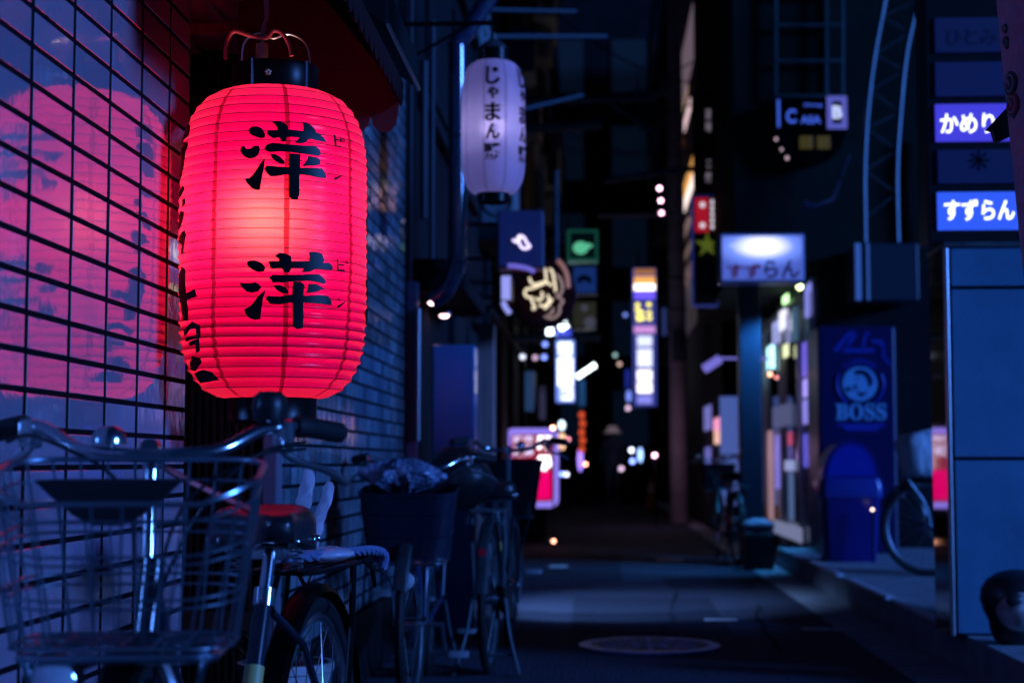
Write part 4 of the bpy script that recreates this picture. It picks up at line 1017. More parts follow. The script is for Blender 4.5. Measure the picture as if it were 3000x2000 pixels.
# glowing panels for posters, light streaks and reflections in the shop front
SF = thing('storefront', 'glass shop front with posters, glowing light streaks and door posts under the corner building', 'shop front', (2.06, 18, 0))
m = MB()
for px in (2243, 2292, 2347, 2384): p = onX(px, 1355, 2.03); m.span((2.0, p.y - 0.05, 0.02), (2.06, p.y + 0.05, 2.7), bev=0.006)
m.span((2.0, 15.3, 2.5), (2.06, 20.9, 2.62), bev=0.006); m.build('door_post', M_STEEL, SF, smooth=False)
m = MB(); m.span((2.045, 15.3, 0.02), (2.055, 20.9, 2.5)); m.build('glass', mat('dark_glass', (0.01, 0.012, 0.02), 0.04, spec=0.8), SF, smooth=False)
pan = [(2248, 840, 2262, 882, (.4, .4, 1), .7), (2253, 1015, 2268, 1085, (.45, .9, 1), 2.6), (2268, 945, 2284, 1010, (.45, .5, 1), .9), (2288, 912, 2302, 968, (.8, .8, 1), 1.3),
       (2298, 868, 2310, 890, (.55, 1, .45), 2.2), (2299, 1012, 2310, 1048, (.9, .95, .55), 1.2), (2364, 835, 2377, 930, (.28, .3, .95), .8), (2356, 998, 2394, 1100, (.17, .13, .9), .8),
       (2358, 1108, 2396, 1160, (.4, .32, 1), 1.1), (2358, 1168, 2398, 1240, (.28, .26, .9), .9), (2360, 1270, 2382, 1368, (.1, .1, .8), .7), (2268, 1188, 2322, 1250, (.2, .24, .55), .3),
       (2256, 1262, 2265, 1520, (.75, .42, .5), .4), (2277, 1275, 2283, 1430, (.3, .25, .95), .7), (2313, 1266, 2322, 1304, (.8, .1, .25), .5), (2304, 1348, 2328, 1378, (.4, .5, .9), .6),
       (2316, 1385, 2325, 1520, (.14, .24, .55), .45), (2326, 905, 2336, 1000, (.08, .2, .35), .5), (2272, 1530, 2350, 1570, (.35, .4, .7), .45)]  # last strip is the lit floor, put in as a glowing panel
for k, (x0, y0, x1, y1, col, s_) in enumerate(pan):
    a, b_ = onX(x0, y1, 1.995), onX(x1, y0, 1.995); z0 = CAM.z - (y1 - 1355) / F * (a.y + b_.y) / 2; z1 = CAM.z - (y0 - 1355) / F * (a.y + b_.y) / 2
    m = MB(); m.span((1.975, min(a.y, b_.y), max(0.03, z0)), (1.998, max(a.y, b_.y), max(z1, 0.08)), bev=0.004)
    m.build('lit_panel', glow('lit_panel_%d' % k, col, s_), SF, smooth=False)
m = MB(); pa = W(2212, 1540, 15.0); pa.z = ZP
m = MB(); m.span((pa.x - 0.13, 14.6, 0.004), (pa.x + 0.13, 14.86, 0.33), bev=0.012)
for z in (0.06, 0.16, 0.26): m.span((pa.x - 0.136, 14.594, z), (pa.x + 0.136, 14.866, z + 0.04), bev=0.004)
tag(m.build('crate', mat('dark_crate', (0.015, 0.018, 0.025), 0.6), smooth=False), 'dark slatted crate standing in the gutter before the navy pillar', 'crate')
m = MB(); blob(m, Vector((pa.x, 14.72, 0.325)), 0.14, 0.11, 0.13, 0.06, 21, 24)
tag(m.build('white_bundle', mat('white_cloth', (0.35, 0.25, 0.32), 0.6, bump=(18, 0.4)), angle=60), 'pale cloth bundle lying on the dark crate before the navy pillar', 'bundle')

R2 = building('far_right_building', 'far right building with pale cladding, lit windows and glowing posters', 1.62, 9, 21.1, 50, 14, M_DARK)
m = MB(); m.span((1.60, 25.5, 3.2), (1.62, 34, 13.5)); m.build('cladding', mat('pale_cladding', (0.42, 0.36, 0.40), 0.5, var=(1.5, 0.3)), R2, smooth=False)
wn = [(1988, 525, 2032, 566, (1, .45, .08), 1.0), (1988, 575, 2030, 612, (1, .8, .75), 1.5), (2004, 315, 2022, 350, (1, .7, .75), .9), (1988, 420, 2000, 450, (.9, .35, .12), .6), (2008, 490, 2034, 515, (.6, .3, .25), .4),
      (1990, 655, 2030, 690, (.55, .35, .35), .35), (1990, 745, 2024, 765, (.5, .35, .3), .3), (1996, 280, 2014, 300, (.6, .4, .3), .5), (1990, 100, 2030, 260, (.35, .25, .33), .35), (1992, 800, 2024, 840, (.3, .2, .22), .3)]
for k, (x0, y0, x1, y1, col, s_) in enumerate(wn):
    a, b_ = onX(x0, y1, 1.59), onX(x1, y0, 1.59); ym = (a.y + b_.y) / 2
    m = MB(); m.span((1.585, min(a.y, b_.y), CAM.z - (y1 - 1355) / F * ym), (1.598, max(a.y, b_.y), CAM.z - (y0 - 1355) / F * ym), bev=0.003); m.build('lit_window', glow('lit_window_%d' % k, col, s_), R2, smooth=False)
ps = [(2064, 1190, 2082, 1260, (.25, .25, .8), .6), (2092, 1225, 2110, 1262, (1, .35, .6), 1.0), (2094, 1262, 2110, 1300, (1, .55, .4), .9), (2066, 1310, 2082, 1368, (.1, .15, .7), .5)]
for k, (x0, y0, x1, y1, col, s_) in enumerate(ps):
    a, b_ = onX(x0, y1, 1.60), onX(x1, y0, 1.60); ym = (a.y + b_.y) / 2
    m = MB(); m.span((1.592, min(a.y, b_.y), CAM.z - (y1 - 1355) / F * ym), (1.612, max(a.y, b_.y), CAM.z - (y0 - 1355) / F * ym), bev=0.003); m.build('lit_window', glow('lit_poster_%d' % k, col, s_), R2, smooth=False)
M_POST = mat('poster_print', (0.10, 0.16, 0.45), 0.5, var=(5, 0.9), emit=((0.12, 0.20, 0.7), 0.5))
for k, (x0, y0, x1, y1) in enumerate(((2112, 1160, 2164, 1330), (2114, 1335, 2168, 1480))):
    a, b_ = W(x0, y1, 20.96), W(x1, y0, 20.96); m = MB(); m.span((a.x, 21.06, max(a.z, 0.1)), (b_.x, 21.09, b_.z), bev=0.004)
    m.build('poster', M_POST, R2, smooth=False)
E_ = building('alley_end_building', 'black building closing the far end of the alley', -8, 8, 51, 60, 17, M_DARK)
for i in range(2, 4):
    for j in range(5): m = MB(); m.span((-5.5 + i * 2, 50.96, 1.5 + j * 2.8), (-4.4 + i * 2, 51.0, 3.2 + j * 2.8)); m.build('window', glow('far_window_glow', (0.008, 0.025, 0.07), 0.12), E_, smooth=False)  # faint window glow added to lift the dark alley end

# dim windows, balconies and air conditioners on the alley faces
M_AC = mat('ac_case', (0.10, 0.13, 0.15), 0.5, var=(6, 0.3)); M_RAIL = mat('balcony_rail', (0.25, 0.34, 0.38), 0.5, metal=0.3)
M_DW = [glow('dim_window_%d' % i, c, k) for i, (c, k) in enumerate((((0.02, 0.05, 0.12), 0.30), ((0.10, 0.07, 0.05), 0.22), ((0.02, 0.07, 0.08), 0.25)))]
rnd = random.Random(12)
def facade(B, X, sgn, y0, y1, z0, z1, step):
    y = y0; k = 0
    while y < y1 - step * 0.6:
        z = z0
        while z < z1:
            q = rnd.random(); w = step * 0.5; k += 1
            if q < 0.55:
                m = MB()
                for (a, b_, c, d) in ((y, y + w, z, z + 0.05), (y, y + w, z + 1.15, z + 1.2), (y, y + 0.05, z, z + 1.2), (y + w - 0.05, y + w, z, z + 1.2), (y + w / 2 - 0.02, y + w / 2 + 0.02, z, z + 1.2)): m.span((X, a, c), (X + sgn * 0.05, b_, d))
                f = m.build('window', M_RAIL, B, smooth=False)
                m = MB(); m.span((X, y + 0.06, z + 0.06), (X + sgn * 0.015, y + w - 0.06, z + 1.14)); m.build('pane', M_DW[k % 3] if rnd.random() < 0.35 else mat('dead_pane', (0.01, 0.015, 0.03), 0.1), f, smooth=False)
            if q > 0.45:
                m = MB(); m.span((X, y + w * 0.2, z - 0.75), (X + sgn * 0.32, y + w * 0.2 + 0.8, z - 0.2), bev=0.02); m.ring((X + sgn * 0.17, y + w * 0.2 - 0.004, z - 0.47), 0.13, 0.012, axis='Y', seg=20); a_ = m.build('air_conditioner', M_AC, B, smooth=False)
                m = MB(); m.tube([(X + sgn * 0.1, y + w * 0.2 + 0.4, z - 0.2), (X + sgn * 0.05, y + w * 0.2 + 0.5, z + 0.4), (X + sgn * 0.03, y + w * 0.2 + 0.5, z + 1.4)], 0.022, 6); m.build('hose', M_AC, a_)
            if q > 0.75:
                m = MB(); m.span((X, y, z - 0.08), (X + sgn * 0.4, y + w * 1.4, z), bev=0.01)
                for i in range(9): m.tube([(X + sgn * 0.38, y + w * 1.4 * i / 8, z), (X + sgn * 0.38, y + w * 1.4 * i / 8, z + 0.8)], 0.012, 5)
                m.tube([(X + sgn * 0.38, y, z + 0.8), (X + sgn * 0.38, y + w * 1.4, z + 0.8)], 0.02, 6); m.build('balcony', M_RAIL, B, smooth=False)
            z += 2.6
        y += step
facade(L3, -1.06, 1, 14.4, 22, 3.8, 9, 2.3); facade(L4, -1.12, 1, 22.6, 48, 3.8, 12, 3.0); facade(R2, 1.62, -1, 35, 49, 3.8, 12, 3.0)

# ---------------------------------------------------------------- pipes, cables
dp = thing('drainpipe', 'thick glossy black drainpipe with bends on the left wall', 'drainpipe', (XW, 8.8, 1.9))
m = MB(); m.tube(smooth_path([W(1470, -60, 8.8), W(1425, 5, 8.8), W(1370, 90, 8.8), W(1342, 125, 8.8), W(1340, 200, 8.8), W(1340, 680, 8.8), W(1336, 775, 8.8), W(1305, 850, 8.8), W(1262, 880, 8.8)], 8), 0.05, 16); m.build('pipe', M_PVC, dp)
for py in (130, 400, 770): m = MB(); m.ring(W(1340, py, 8.8), 0.053, 0.008, seg=20); m.build('collar', M_PVC, dp)
m = MB(); m.tube([W(1372, 80, 8.76), W(1440, -10, 8.76)], 0.008); m.tube([W(1363, 720, 8.76), W(1352, 800, 8.76), W(1368, 560, 8.76)], 0.007); m.build('conduit', M_GALV, dp)
for i, (px, ya, yb, Y, r_, mm, lab) in enumerate(((1206, -20, 900, 8.8, 0.009, M_DULL, 'thin pale conduit running up the corner past the tiled shop'), (1243, 180, 640, 9.0, 0.022, M_DULL, 'grey vertical pipe between the thin pale conduit and the thick drainpipe'),
                                              (1268, 60, 760, 9.1, 0.014, M_DULL, 'galvanised vertical pipe just left of the thick drainpipe'), (1629, 500, 800, 16.0, 0.028, mat('blue_pipe', (0.05, 0.10, 0.16), 0.3), 'blue grey vertical pipe beside the green lit box sign'), (1226, 905, 1290, 8.68, 0.012, M_STEEL, 'bright steel strip beside the door jamb past the tiled shop'))):
    m = MB(); p, q = W(px, ya, Y), W(px, yb, Y); q.x = p.x; m.tube([p, q], r_, 10); tag(m.build('wall_pipe', mm), lab, 'pipe', 'pipes on the left walls')
for i, (pts, Y, r_, lab) in enumerate((([(1480, 300), (1920, 290)], 19, 0.035, 'dim horizontal steel beam across the alley'), ([(1790, 305), (1925, 395)], 19, 0.03, 'slanting brace under the horizontal steel beam'), ([(1480, 384), (1765, 365)], 19.4, 0.06, 'wide teal ledge under the steel beam'),
                                       ([(1415, 29), (1690, 35)], 15, 0.018, 'highest dim cable bracket above the white lantern'), ([(1430, 108), (1780, 108)], 15.4, 0.02, 'short dim pipe bracket above the steel beam'), ([(1410, 350), (1710, 278)], 14.6, 0.016, 'slanting blue conduit left of the steel beam'),
                                       ([(1770, 530), (2050, 492)], 21, 0.04, 'lower dim ledge beyond the steel beam'), ([(1750, 632), (2080, 628)], 23, 0.03, 'faint blue pipe over the far signs'), ([(1478, 995), (1620, 990)], 19, 0.04, 'grey ledge beneath the neon disc'), ([(1690, 990), (1760, 990)], 20, 0.05, 'short grey ledge right of the white vertical sign'))):
    m = MB(); a, b_ = W(*pts[0], Y), W(*pts[1], Y); m.tube([a, b_], r_, 8)
    tag(m.build('overhead_beam', mat('dim_steel', (0.14, 0.20, 0.23), 0.5, metal=0.2)), lab, 'beam', 'beams and pipes over the alley')
rnd = random.Random(2)
for i in range(7):
    y0 = 15.5 + i * 2.1; z0 = 4.2 + rnd.random() * 1.8; m = MB(); y1 = y0 + rnd.uniform(-2, 4)
    pts = [Vector((-1.04 + 2.6 * t, y0 + (y1 - y0) * t, z0 + rnd.uniform(-0.02, 0.02) - 0.35 * math.sin(math.pi * t) + 0.5 * t * (i % 3 - 1))) for t in [k / 14 for k in range(15)]]
    m.tube(pts, 0.009, 5); tag(m.build('overhead_cable', M_RUB), 'black cable sagging across the alley between the buildings', 'cable', 'cables over the alley')
up = thing('utility_pole', 'pale concrete utility pole standing on the right far up the alley', 'utility pole', (W(1990, 1355, 26).x, 26, 0))
m = MB(); c_ = W(1990, 1355, 26); m.tube([(c_.x, 26, 0), (c_.x - 0.02, 26, 5), (c_.x - 0.05, 26, 11)], [0.15, 0.13, 0.11], 20); m.build('shaft', mat('pole_concrete', (0.42, 0.36, 0.36), 0.6, bump=(9, 0.2), var=(3, 0.2)), up)
for z in (3.4, 3.9, 5.6): m = MB(); m.ring((c_.x - 0.02, 26, z), 0.142, 0.02, seg=24); m.build('band', M_GALV, up)
m = MB(); m.span((c_.x - 0.1, 25.78, 2.55), (c_.x + 0.1, 25.86, 3.05), bev=0.01); m.build('plate', M_GALV, up)

# ---------------------------------------------------------------- signs
def box_sign(name, label, x0, y0, x1, y1, Y, face, case=None, dep=0.16, arm=None, bev=0.012, border=6, cat='sign', group=None):
    """a lit box: case, face panel set in it, arm to a wall at x=arm"""
    a, b = W(x0, y1, Y), W(x1, y0, Y); T = thing(name, label, cat, ((a.x + b.x) / 2, Y + dep / 2, a.z), group=group)
    m = MB(); m.span((a.x, Y, a.z), (b.x, Y + dep, b.z), bev=bev); m.build('case', case or M_BLACK, T, smooth=False)
    k = border * Y / F
    m = MB(); m.span((a.x + k, Y - 0.006, a.z + k), (b.x - k, Y + 0.004, b.z - k), bev=0.002); m.build('face', face, T, smooth=False)
    if arm is not None:
        m = MB(); xx = a.x if arm < a.x else b.x
        for z in (a.z + 0.2 * (b.z - a.z), a.z + 0.8 * (b.z - a.z)): m.tube([(xx, Y + dep / 2, z), (arm, Y + dep / 2, z)], 0.014, 6)
        m.build('bracket', M_BLACKM, T)
    return T
W_TXT = glow('white_text', (0.85, 0.9, 1.0), 2.2)
# blue box sign with a ring light
t = box_sign('box_sign', 'navy box sign with a small glowing ring mark', 1456, 615, 1592, 786, 11.0, mat('navy_face', (0.012, 0.02, 0.07), 0.3, emit=((0.004, 0.008, 0.05), 0.7)), dep=0.2, arm=XW, case=mat('navy_case', (0.03, 0.045, 0.09), 0.35))
m = MB(); m.tube(smooth_path([W(x, y, 10.98) for x, y in ((1502, 702), (1514, 708), (1520, 692), (1534, 695), (1544, 712), (1552, 722), (1540, 728), (1528, 724), (1520, 708), (1524, 694))], 5), 0.009, 8); m.build('glowing_mark', glow('ring_mark', (0.75, 0.65, 1.0), 1.8), t)
m = MB(); m.tube(smooth_path([W(x, y, 10.97) for x, y in ((1488, 778), (1515, 780), (1545, 786), (1566, 796))], 5), 0.016, 8); tag(m.build('light_tube', glow('violet_tube', (0.2, 0.17, 0.85), 0.75)), 'bent violet light tube under the navy box sign', 'light tube')
t = box_sign('slim_sign', 'slim pale lavender lit sign edge left of the neon disc', 1467, 806, 1498, 880, 12.4, glow('lavender_face', (0.35, 0.38, 1.0), 0.9), dep=0.3, arm=XW, border=2)
m = MB(); m.tube([W(1474, 884, 12.45), W(1480, 900, 12.45), W(1494, 918, 12.45)], 0.02, 8); m.build('lower_tube', glow('lavender_face', (0.35, 0.38, 1.0), 0.9), t)
# neon calligraphy on a red disc
nd = thing('neon_sign', 'round dark red disc sign with tangled cream neon brush lettering', 'neon sign', W(1592, 950, 13.2))
c_ = W(1588, 862, 13.25); rr = 98 * 13.2 / F
m = MB(); m.lathe([(0, 0.06), (rr, 0.06), (rr + 0.01, 0.05), (rr + 0.01, -0.05), (rr, -0.06), (0, -0.06)], c=c_, M=Matrix.Rotation(R(90), 4, 'X'), seg=48); m.build('disc', mat('disc_red', (0.02, 0.002, 0.003), 0.6, spec=0.1), nd)
m = MB(); m.tube([c_ + Vector((-rr, 0.0, 0.1)), Vector((XW, c_.y, c_.z + 0.1))], 0.018); m.tube([c_ + Vector((-rr, 0, -0.1)), Vector((XW, c_.y, c_.z - 0.1))], 0.018); m.build('bracket', M_BLACKM, nd)
NEON = [[(310,840),(330,900),(370,930),(440,915),(520,890)], [(505,720),(520,800),(525,890),(560,920),(600,945)], [(560,730),(600,760),(620,850),(640,960),(640,1020)], [(530,900),(420,950),(330,980),(270,990),(250,1050),(290,1090),(350,1100)],
        [(470,1020),(470,1100),(430,1130),(390,1100)], [(340,1090),(350,1160),(380,1230),(340,1240)], [(540,1060),(560,1130),(510,1200),(430,1190)], [(600,1110),(560,1180),(500,1240)], [(660,1080),(740,1140),(700,1200),(690,1290),(610,1360),(500,1335)], [(610,1230),(600,1290),(550,1310)], [(650,800),(710,870),(730,980),(700,1060),(640,1070)]]
m = MB(); m2 = MB()
for k, s_ in enumerate(NEON): (m if k < 8 else m2).tube(smooth_path([W(1480 + x / 4.357, 620 + y / 4.357, 13.12 - 0.004 * k) for x, y in s_], 5), 0.0098, 8)
m.build('neon_tube', glow('neon_cream', (1.0, 0.84, 0.58), 1.15), nd); m2.build('neon_tube', glow('neon_dim', (0.5, 0.34, 0.33), 0.6), nd)
m = MB(); m.tube(smooth_path([W(1480 + x / 4.357, 620 + y / 4.357, 13.1) for x, y in ((670, 620), (740, 700), (790, 820), (805, 970))], 6), 0.018, 8); m.build('neon_tube', glow('neon_arc', (0.5, 0.24, 0.22), 0.5), nd)
# stack right of the disc
GS_ = [('green_sign', 'square sign with a green glowing mark, topmost of the dim stack', 1662, 672, 1752, 765, glow('black_face', (0.0, 0.002, 0.002), 1), mat('green_case', (0.05, 0.16, 0.13), 0.35, emit=((0.01, 0.10, 0.07), 0.5))),
       ('dim_sign', 'dim blue sign with a dark arch mark, middle of the stack', 1676, 778, 1750, 862, glow('dim_blue_face', (0.01, 0.04, 0.22), 0.6), None),
       ('dim_sign', 'dull olive sign, lowest of the dim stack', 1674, 880, 1750, 962, glow('dim_olive_face', (0.03, 0.03, 0.02), 0.6), None)]
for k, (n_, lab, x0, y0, x1, y1, f_, cs_) in enumerate(GS_):
    t = box_sign(n_, lab, x0, y0, x1, y1, 18.0, f_, case=cs_, arm=-1.0, dep=0.25, border=9 if k == 0 else 4)
    if k == 0:
        m = MB(); m.ball(W(1701, 726, 17.97), 0.085, 16, (1, 0.25, 0.85)); m.ball(W(1722, 720, 17.97), 0.045, 12, (1.2, 0.25, 0.6)); m.build('glowing_mark', glow('green_mark', (0.12, 0.62, 0.36), 0.8), t)
    elif k == 1:
        m = MB(); m.ring(W(1712, 828, 17.98), 0.06, 0.03, axis='Y', seg=20, a0=0, a1=180); a, b_ = W(1680, 860, 17.98), W(1745, 850, 17.98); m.build('arch_mark', M_BLACK, t)
    else:
        m = MB(); m.ball(W(1712, 902, 17.98), 0.04, 10, (1, 0.2, 1)); m.ball(W(1728, 945, 17.98), 0.07, 10, (1, 0.2, 1)); m.build('mark', glow('olive_mark', (0.10, 0.10, 0.16), 0.5), t)
# white vertical sign far up
t = box_sign('vertical_sign', 'tall overexposed white vertical lit sign left of the alley centre', 1628, 995, 1684, 1178, 25, glow('blue_edge_glow', (0.20, 0.33, 1.0), 1.1), arm=-1.12, dep=0.3, border=2, case=mat('sign_case_blue', (0.1, 0.15, 0.4), 0.4, emit=((0.05, 0.15, 0.8), 0.5)))
for (x0, y0, x1, y1, s_) in ((1635, 1002, 1676, 1040, 2.2), (1634, 1048, 1678, 1130, 2.6), (1644, 1134, 1678, 1172, 2.2)):  # brighter inset panels on a blue face paint the sign's glow gradient
    a, b_ = W(x0, y1, 24.98), W(x1, y0, 24.98); m = MB(); m.span((a.x, 24.975, a.z), (b_.x, 24.99, b_.z), bev=0.004); m.build('panel', glow('white_panel_%d' % y0, (0.8, 0.88, 1.0), s_), t, smooth=False)
m = MB(); txt(m, '酒', 1640, 1035, 22, 24, 24.965, 0.02); txt(m, '処', 1656, 1152, 22, 24, 24.965, 0.02); m.build('lettering', glow('blue_lettering', (0.05, 0.08, 0.5), 0.6), t)
t = thing('street_lamp', 'blue domed street lamp with a white tube on the top of the white vertical sign', 'street lamp', W(1648, 985, 25))
m = MB(); c_ = W(1650, 978, 25); m.lathe([(0, 0.14), (0.07, 0.12), (0.12, 0.05), (0.13, -0.03), (0, -0.03)], c=c_, seg=24); m.build('dome', glow('lamp_dome', (0.06, 0.1, 1.0), 0.8), t)
m = MB(); m.tube([W(1640, 962, 24.7), W(1662, 948, 24.7)], 0.045, 10); m.build('tube', glow('lamp_tube', (0.8, 0.95, 1.0), 7), t)
m = MB(); m.tube([c_, Vector((-1.12, 25.2, c_.z))], 0.02, 6); m.build('arm', M_BLACKM, t)
m = MB(); m.tube([W(1697, 1100, 22), W(1738, 1072, 22)], 0.03, 12); m.tube([W(1697, 1100, 22.02), W(1690, 1104, 22.02)], 0.034, 12); m.tube([W(1738, 1072, 22.02), W(1744, 1068, 22.02)], 0.034, 12)
tag(m.build('light_tube', glow('tube_white', (0.8, 0.98, 0.98), 5.0)), 'short slanting white light tube near the alley centre', 'light tube')
m = MB(); c_ = W(1611, 975, 25); m.lathe([(0, 0.09), (0.04, 0.085), (0.05, 0.03), (0.05, -0.04), (0, -0.06)], c=c_, seg=16); tag(m.build('lamp', glow('lamp_cyan', (0.75, 0.95, 1.0), 7)), 'round white lamp just left of the blue domed lamp', 'lamp')
# second vertical sign with coloured top
t = box_sign('vertical_sign', 'tall white vertical lit sign with orange, violet and yellow panels at its top', 1854, 785, 1922, 1190, 30, glow('back_face', (0.07, 0.10, 0.62), 0.45), arm=1.6, dep=0.35, border=1)
for (y0, y1, col, s_) in ((788, 804, (.45, .18, .05), .8), (810, 832, (1, .45, .1), 1.1), (832, 850, (1, .85, .75), 3.0), (853, 876, (.16, .1, 1), 1.2), (955, 975, (.75, .35, .85), .9), (984, 1014, (.7, .75, 1), 1.3), (1022, 1074, (.72, .76, 1), 1.5), (1084, 1114, (1, .93, 1), 2.0), (1119, 1150, (1, .93, 1), 2.0), (1158, 1182, (.3, .3, 1), 0.9)):
    ins = 0 if y0 < 980 else 9; a, b_ = W(1858 + ins, y1, 29.96), W(1919 - ins, y0, 29.96); m = MB(); m.span((a.x, 29.95, a.z), (b_.x, 29.985, b_.z), bev=0.004); m.build('panel', glow('vpanel_%d' % y0, col, s_), t, smooth=False)  # lower panels inset so the blue face paints the glow's falloff
m = MB()
for (px, py) in ((1868, 893), (1868, 908), (1870, 925), (1872, 935), (1880, 915), (1901, 892), (1902, 916), (1903, 932), (1884, 932)): m.ball(W(px, py, 29.93), 0.035, 8, (1.2, 0.4, 1))
m.build('yellow_letters', glow('yellow_letters', (1.0, 0.85, 0.15), 2.2), t)
# dim glowing signs added to fill the dark depth of the alley
for k, (x0, y0, x1, y1, Y, col, s_, arm, lab) in enumerate(((1536, 1086, 1566, 1206, 23, (.03, .08, .22), .5, -1.12, 'added dim slate blue upright sign low on the left behind the red standing sign'), (1694, 1110, 1716, 1190, 31, (.02, .10, .30), .6, -1.12, 'added dim blue upright sign above the red lantern string'),
        (1578, 1130, 1600, 1230, 27, (.05, .05, .12), .5, -1.12, 'added faint grey upright sign between the slate blue sign and the white vertical sign'), (1830, 1080, 1848, 1140, 36, (.02, .04, .45), .6, 1.6, 'added small deep blue sign left of the white panels of the coloured vertical sign'),
        (1938, 900, 1954, 985, 34, (.04, .06, .25), .5, 1.6, 'added small dim indigo sign right of the coloured vertical sign'), (1700, 800, 1730, 840, 24, (.02, .05, .10), .5, -1.12, 'added faint teal sign under the dull olive sign'))):
    t = box_sign('filler_sign', lab, x0, y0, x1, y1, Y, glow('dim_sign_%d' % k, col, s_), dep=0.2, arm=arm, border=2, group='dim signs added deep in the alley')
# red standing sign
rs = thing('standing_sign', 'red illuminated standing sign with a rounded pale frame and white lettering', 'standing sign', (W(1557, 1355, 19.4).x, 19.4, 0))
YS = 19.4; a, b_ = W(1480, 1486, YS), W(1636, 1254, YS)
def rr_poly(x0, z0, x1, z1, r):
    out = []
    for (cx_, cz_, a0) in ((x1 - r, z1 - r, 0), (x0 + r, z1 - r, 90), (x0 + r, z0 + r, 180), (x1 - r, z0 + r, 270)):
        for k in range(7): q = R(a0 + 15 * k); out.append((cx_ + math.cos(q) * r, cz_ + math.sin(q) * r))
    return out
MY = lambda Y: Matrix(((1, 0, 0, 0), (0, 0, 1, Y), (0, 1, 0, 0), (0, 0, 0, 1)))
m = MB(); m.prism(rr_poly(a.x, a.z, b_.x, b_.z, 0.10), MY(YS), 0.22); m.build('case', mat('sign_case_pale', (0.4, 0.4, 0.6), 0.4), rs, smooth=False)
m = MB(); m.prism(rr_poly(a.x, a.z, b_.x, b_.z, 0.10), MY(YS - 0.012), 0.010); m.build('frame', glow('lilac_frame', (0.32, 0.24, 1.0), 0.95), rs, smooth=False)
k = 0.072
m = MB(); m.prism(rr_poly(a.x + k, a.z + k, b_.x - k, b_.z - k, 0.05), MY(YS - 0.022), 0.009); o = m.build('red_panel', glow('red_face', (0.60, 0.0, 0.05), 0.45), rs, smooth=False)
zm = W(1557, 1375, YS).z
m = MB(); m.prism(rr_poly(a.x + k + 0.03, a.z + k + 0.03, b_.x - k - 0.02, zm, 0.05), MY(YS - 0.023), 0.004); m.build('lower_glow_panel', glow('red_face_bright', (0.95, 0.0, 0.16), 0.95), rs, smooth=False)  # stronger glow of the lower half, put in as a brighter face copy
m = MB(); txt(m, '鉄', 1518, 1290, 30, 30, YS - 0.024, 0.03); txt(m, '板', 1518, 1322, 30, 30, YS - 0.024, 0.03); txt(m, '焼', 1548, 1290, 30, 30, YS - 0.024, 0.03); txt(m, '鳥', 1548, 1322, 30, 30, YS - 0.024, 0.03); m.build('lettering', glow('red_sign_text_dim', (0.75, 0.65, 1.0), 1.3), rs)
m = MB(); txt(m, '酒', 1594, 1296, 42, 42, YS - 0.024, 0.05); txt(m, '場', 1594, 1356, 42, 46, YS - 0.024, 0.05); m.build('lettering', glow('red_sign_text', (0.95, 0.9, 1.0), 3.4), rs)
m = MB(); m.span((a.x + 0.14, YS + 0.05, 0.03), (b_.x - 0.14, YS + 0.17, a.z + 0.01)); m.span((a.x + 0.06, YS - 0.12, 0), (b_.x - 0.06, YS + 0.34, 0.035), bev=0.01); m.build('stand', M_BLACKM, rs, smooth=False)
# white lit box sign on the right
sz = thing('lit_box_sign', 'white lit box sign with dark red and navy hiragana, brightest along its top', 'sign', (W(2231, 825, 14.4).x, 14.5, W(2231, 825, 14.4).z))
a, b_ = W(2109, 827, 14.3), W(2356, 683, 14.3)
m = MB(); m.span((a.x, 14.3, a.z), (b_.x, 14.62, b_.z), bev=0.015); m.build('case', mat('sign_case_grey', (0.2, 0.22, 0.35), 0.35), sz, smooth=False)
k = 0.022
# sign face: glow of an unbuilt tube painted as an emission ramp
mm = bpy.data.materials.new('sign_glow_ramp'); mm.use_nodes = True; tt = mm.node_tree; tt.nodes.clear()
oo = tt.nodes.new('ShaderNodeOutputMaterial'); em = tt.nodes.new('ShaderNodeEmission'); tcn = tt.nodes.new('ShaderNodeTexCoord'); sx = tt.nodes.new('ShaderNodeSeparateXYZ'); rp_ = tt.nodes.new('ShaderNodeValToRGB')
mr = tt.nodes.new('ShaderNodeVectorMath'); mr.operation = 'LENGTH'; mpg = tt.nodes.new('ShaderNodeMapping')
mpg.inputs['Location'].default_value = (0.0, 0, -0.30 * 5.2); mpg.inputs['Scale'].default_value = (2.2, 0, 5.2)
tt.links.new(tcn.outputs['Object'], mpg.inputs[0]); tt.links.new(mpg.outputs[0], mr.inputs[0]); tt.links.new(mr.outputs['Value'], rp_.inputs[0])
e_ = rp_.color_ramp.elements; e_[0].position = 0.15; e_[0].color = (1.0, 1.0, 1.0, 1); e_[1].position = 1.0; e_[1].color = (0.045, 0.075, 0.36, 1)
n_ = rp_.color_ramp.elements.new(0.62); n_.color = (0.12, 0.20, 0.70, 1)
em.inputs[1].default_value = 1.6; tt.links.new(rp_.outputs[0], em.inputs[0]); tt.links.new(em.outputs[0], oo.inputs[0])
m = MB(); m.span((a.x + k, 14.292, a.z + k), (b_.x - k, 14.304, b_.z - k), bev=0.002); m.build('face', mm, sz, smooth=False)
m = MB(); txt(m, 'すず', 2180, 794, 100, 44, 14.29, 0.03); m.build('lettering', glow('maroon_text', (0.06, 0.004, 0.03), 0.6), sz)
m = MB(); txt(m, 'らん', 2290, 788, 104, 54, 14.29, 0.03); m.build('lettering', glow('navy_text', (0.008, 0.01, 0.07), 0.6), sz)
m = MB(); txt(m, 'スナック', 2170, 718, 70, 12, 14.29, 0.01); m.build('lettering', glow('pale_text', (0.5, 0.75, 0.8), 1.0), sz)
m = MB()
for px in (2160, 2310): m.tube([W(px, 690, 14.5), Vector((W(px, 690, 14.5).x, 15.21, W(px, 690, 14.5).z + 0.02))], 0.02, 8)
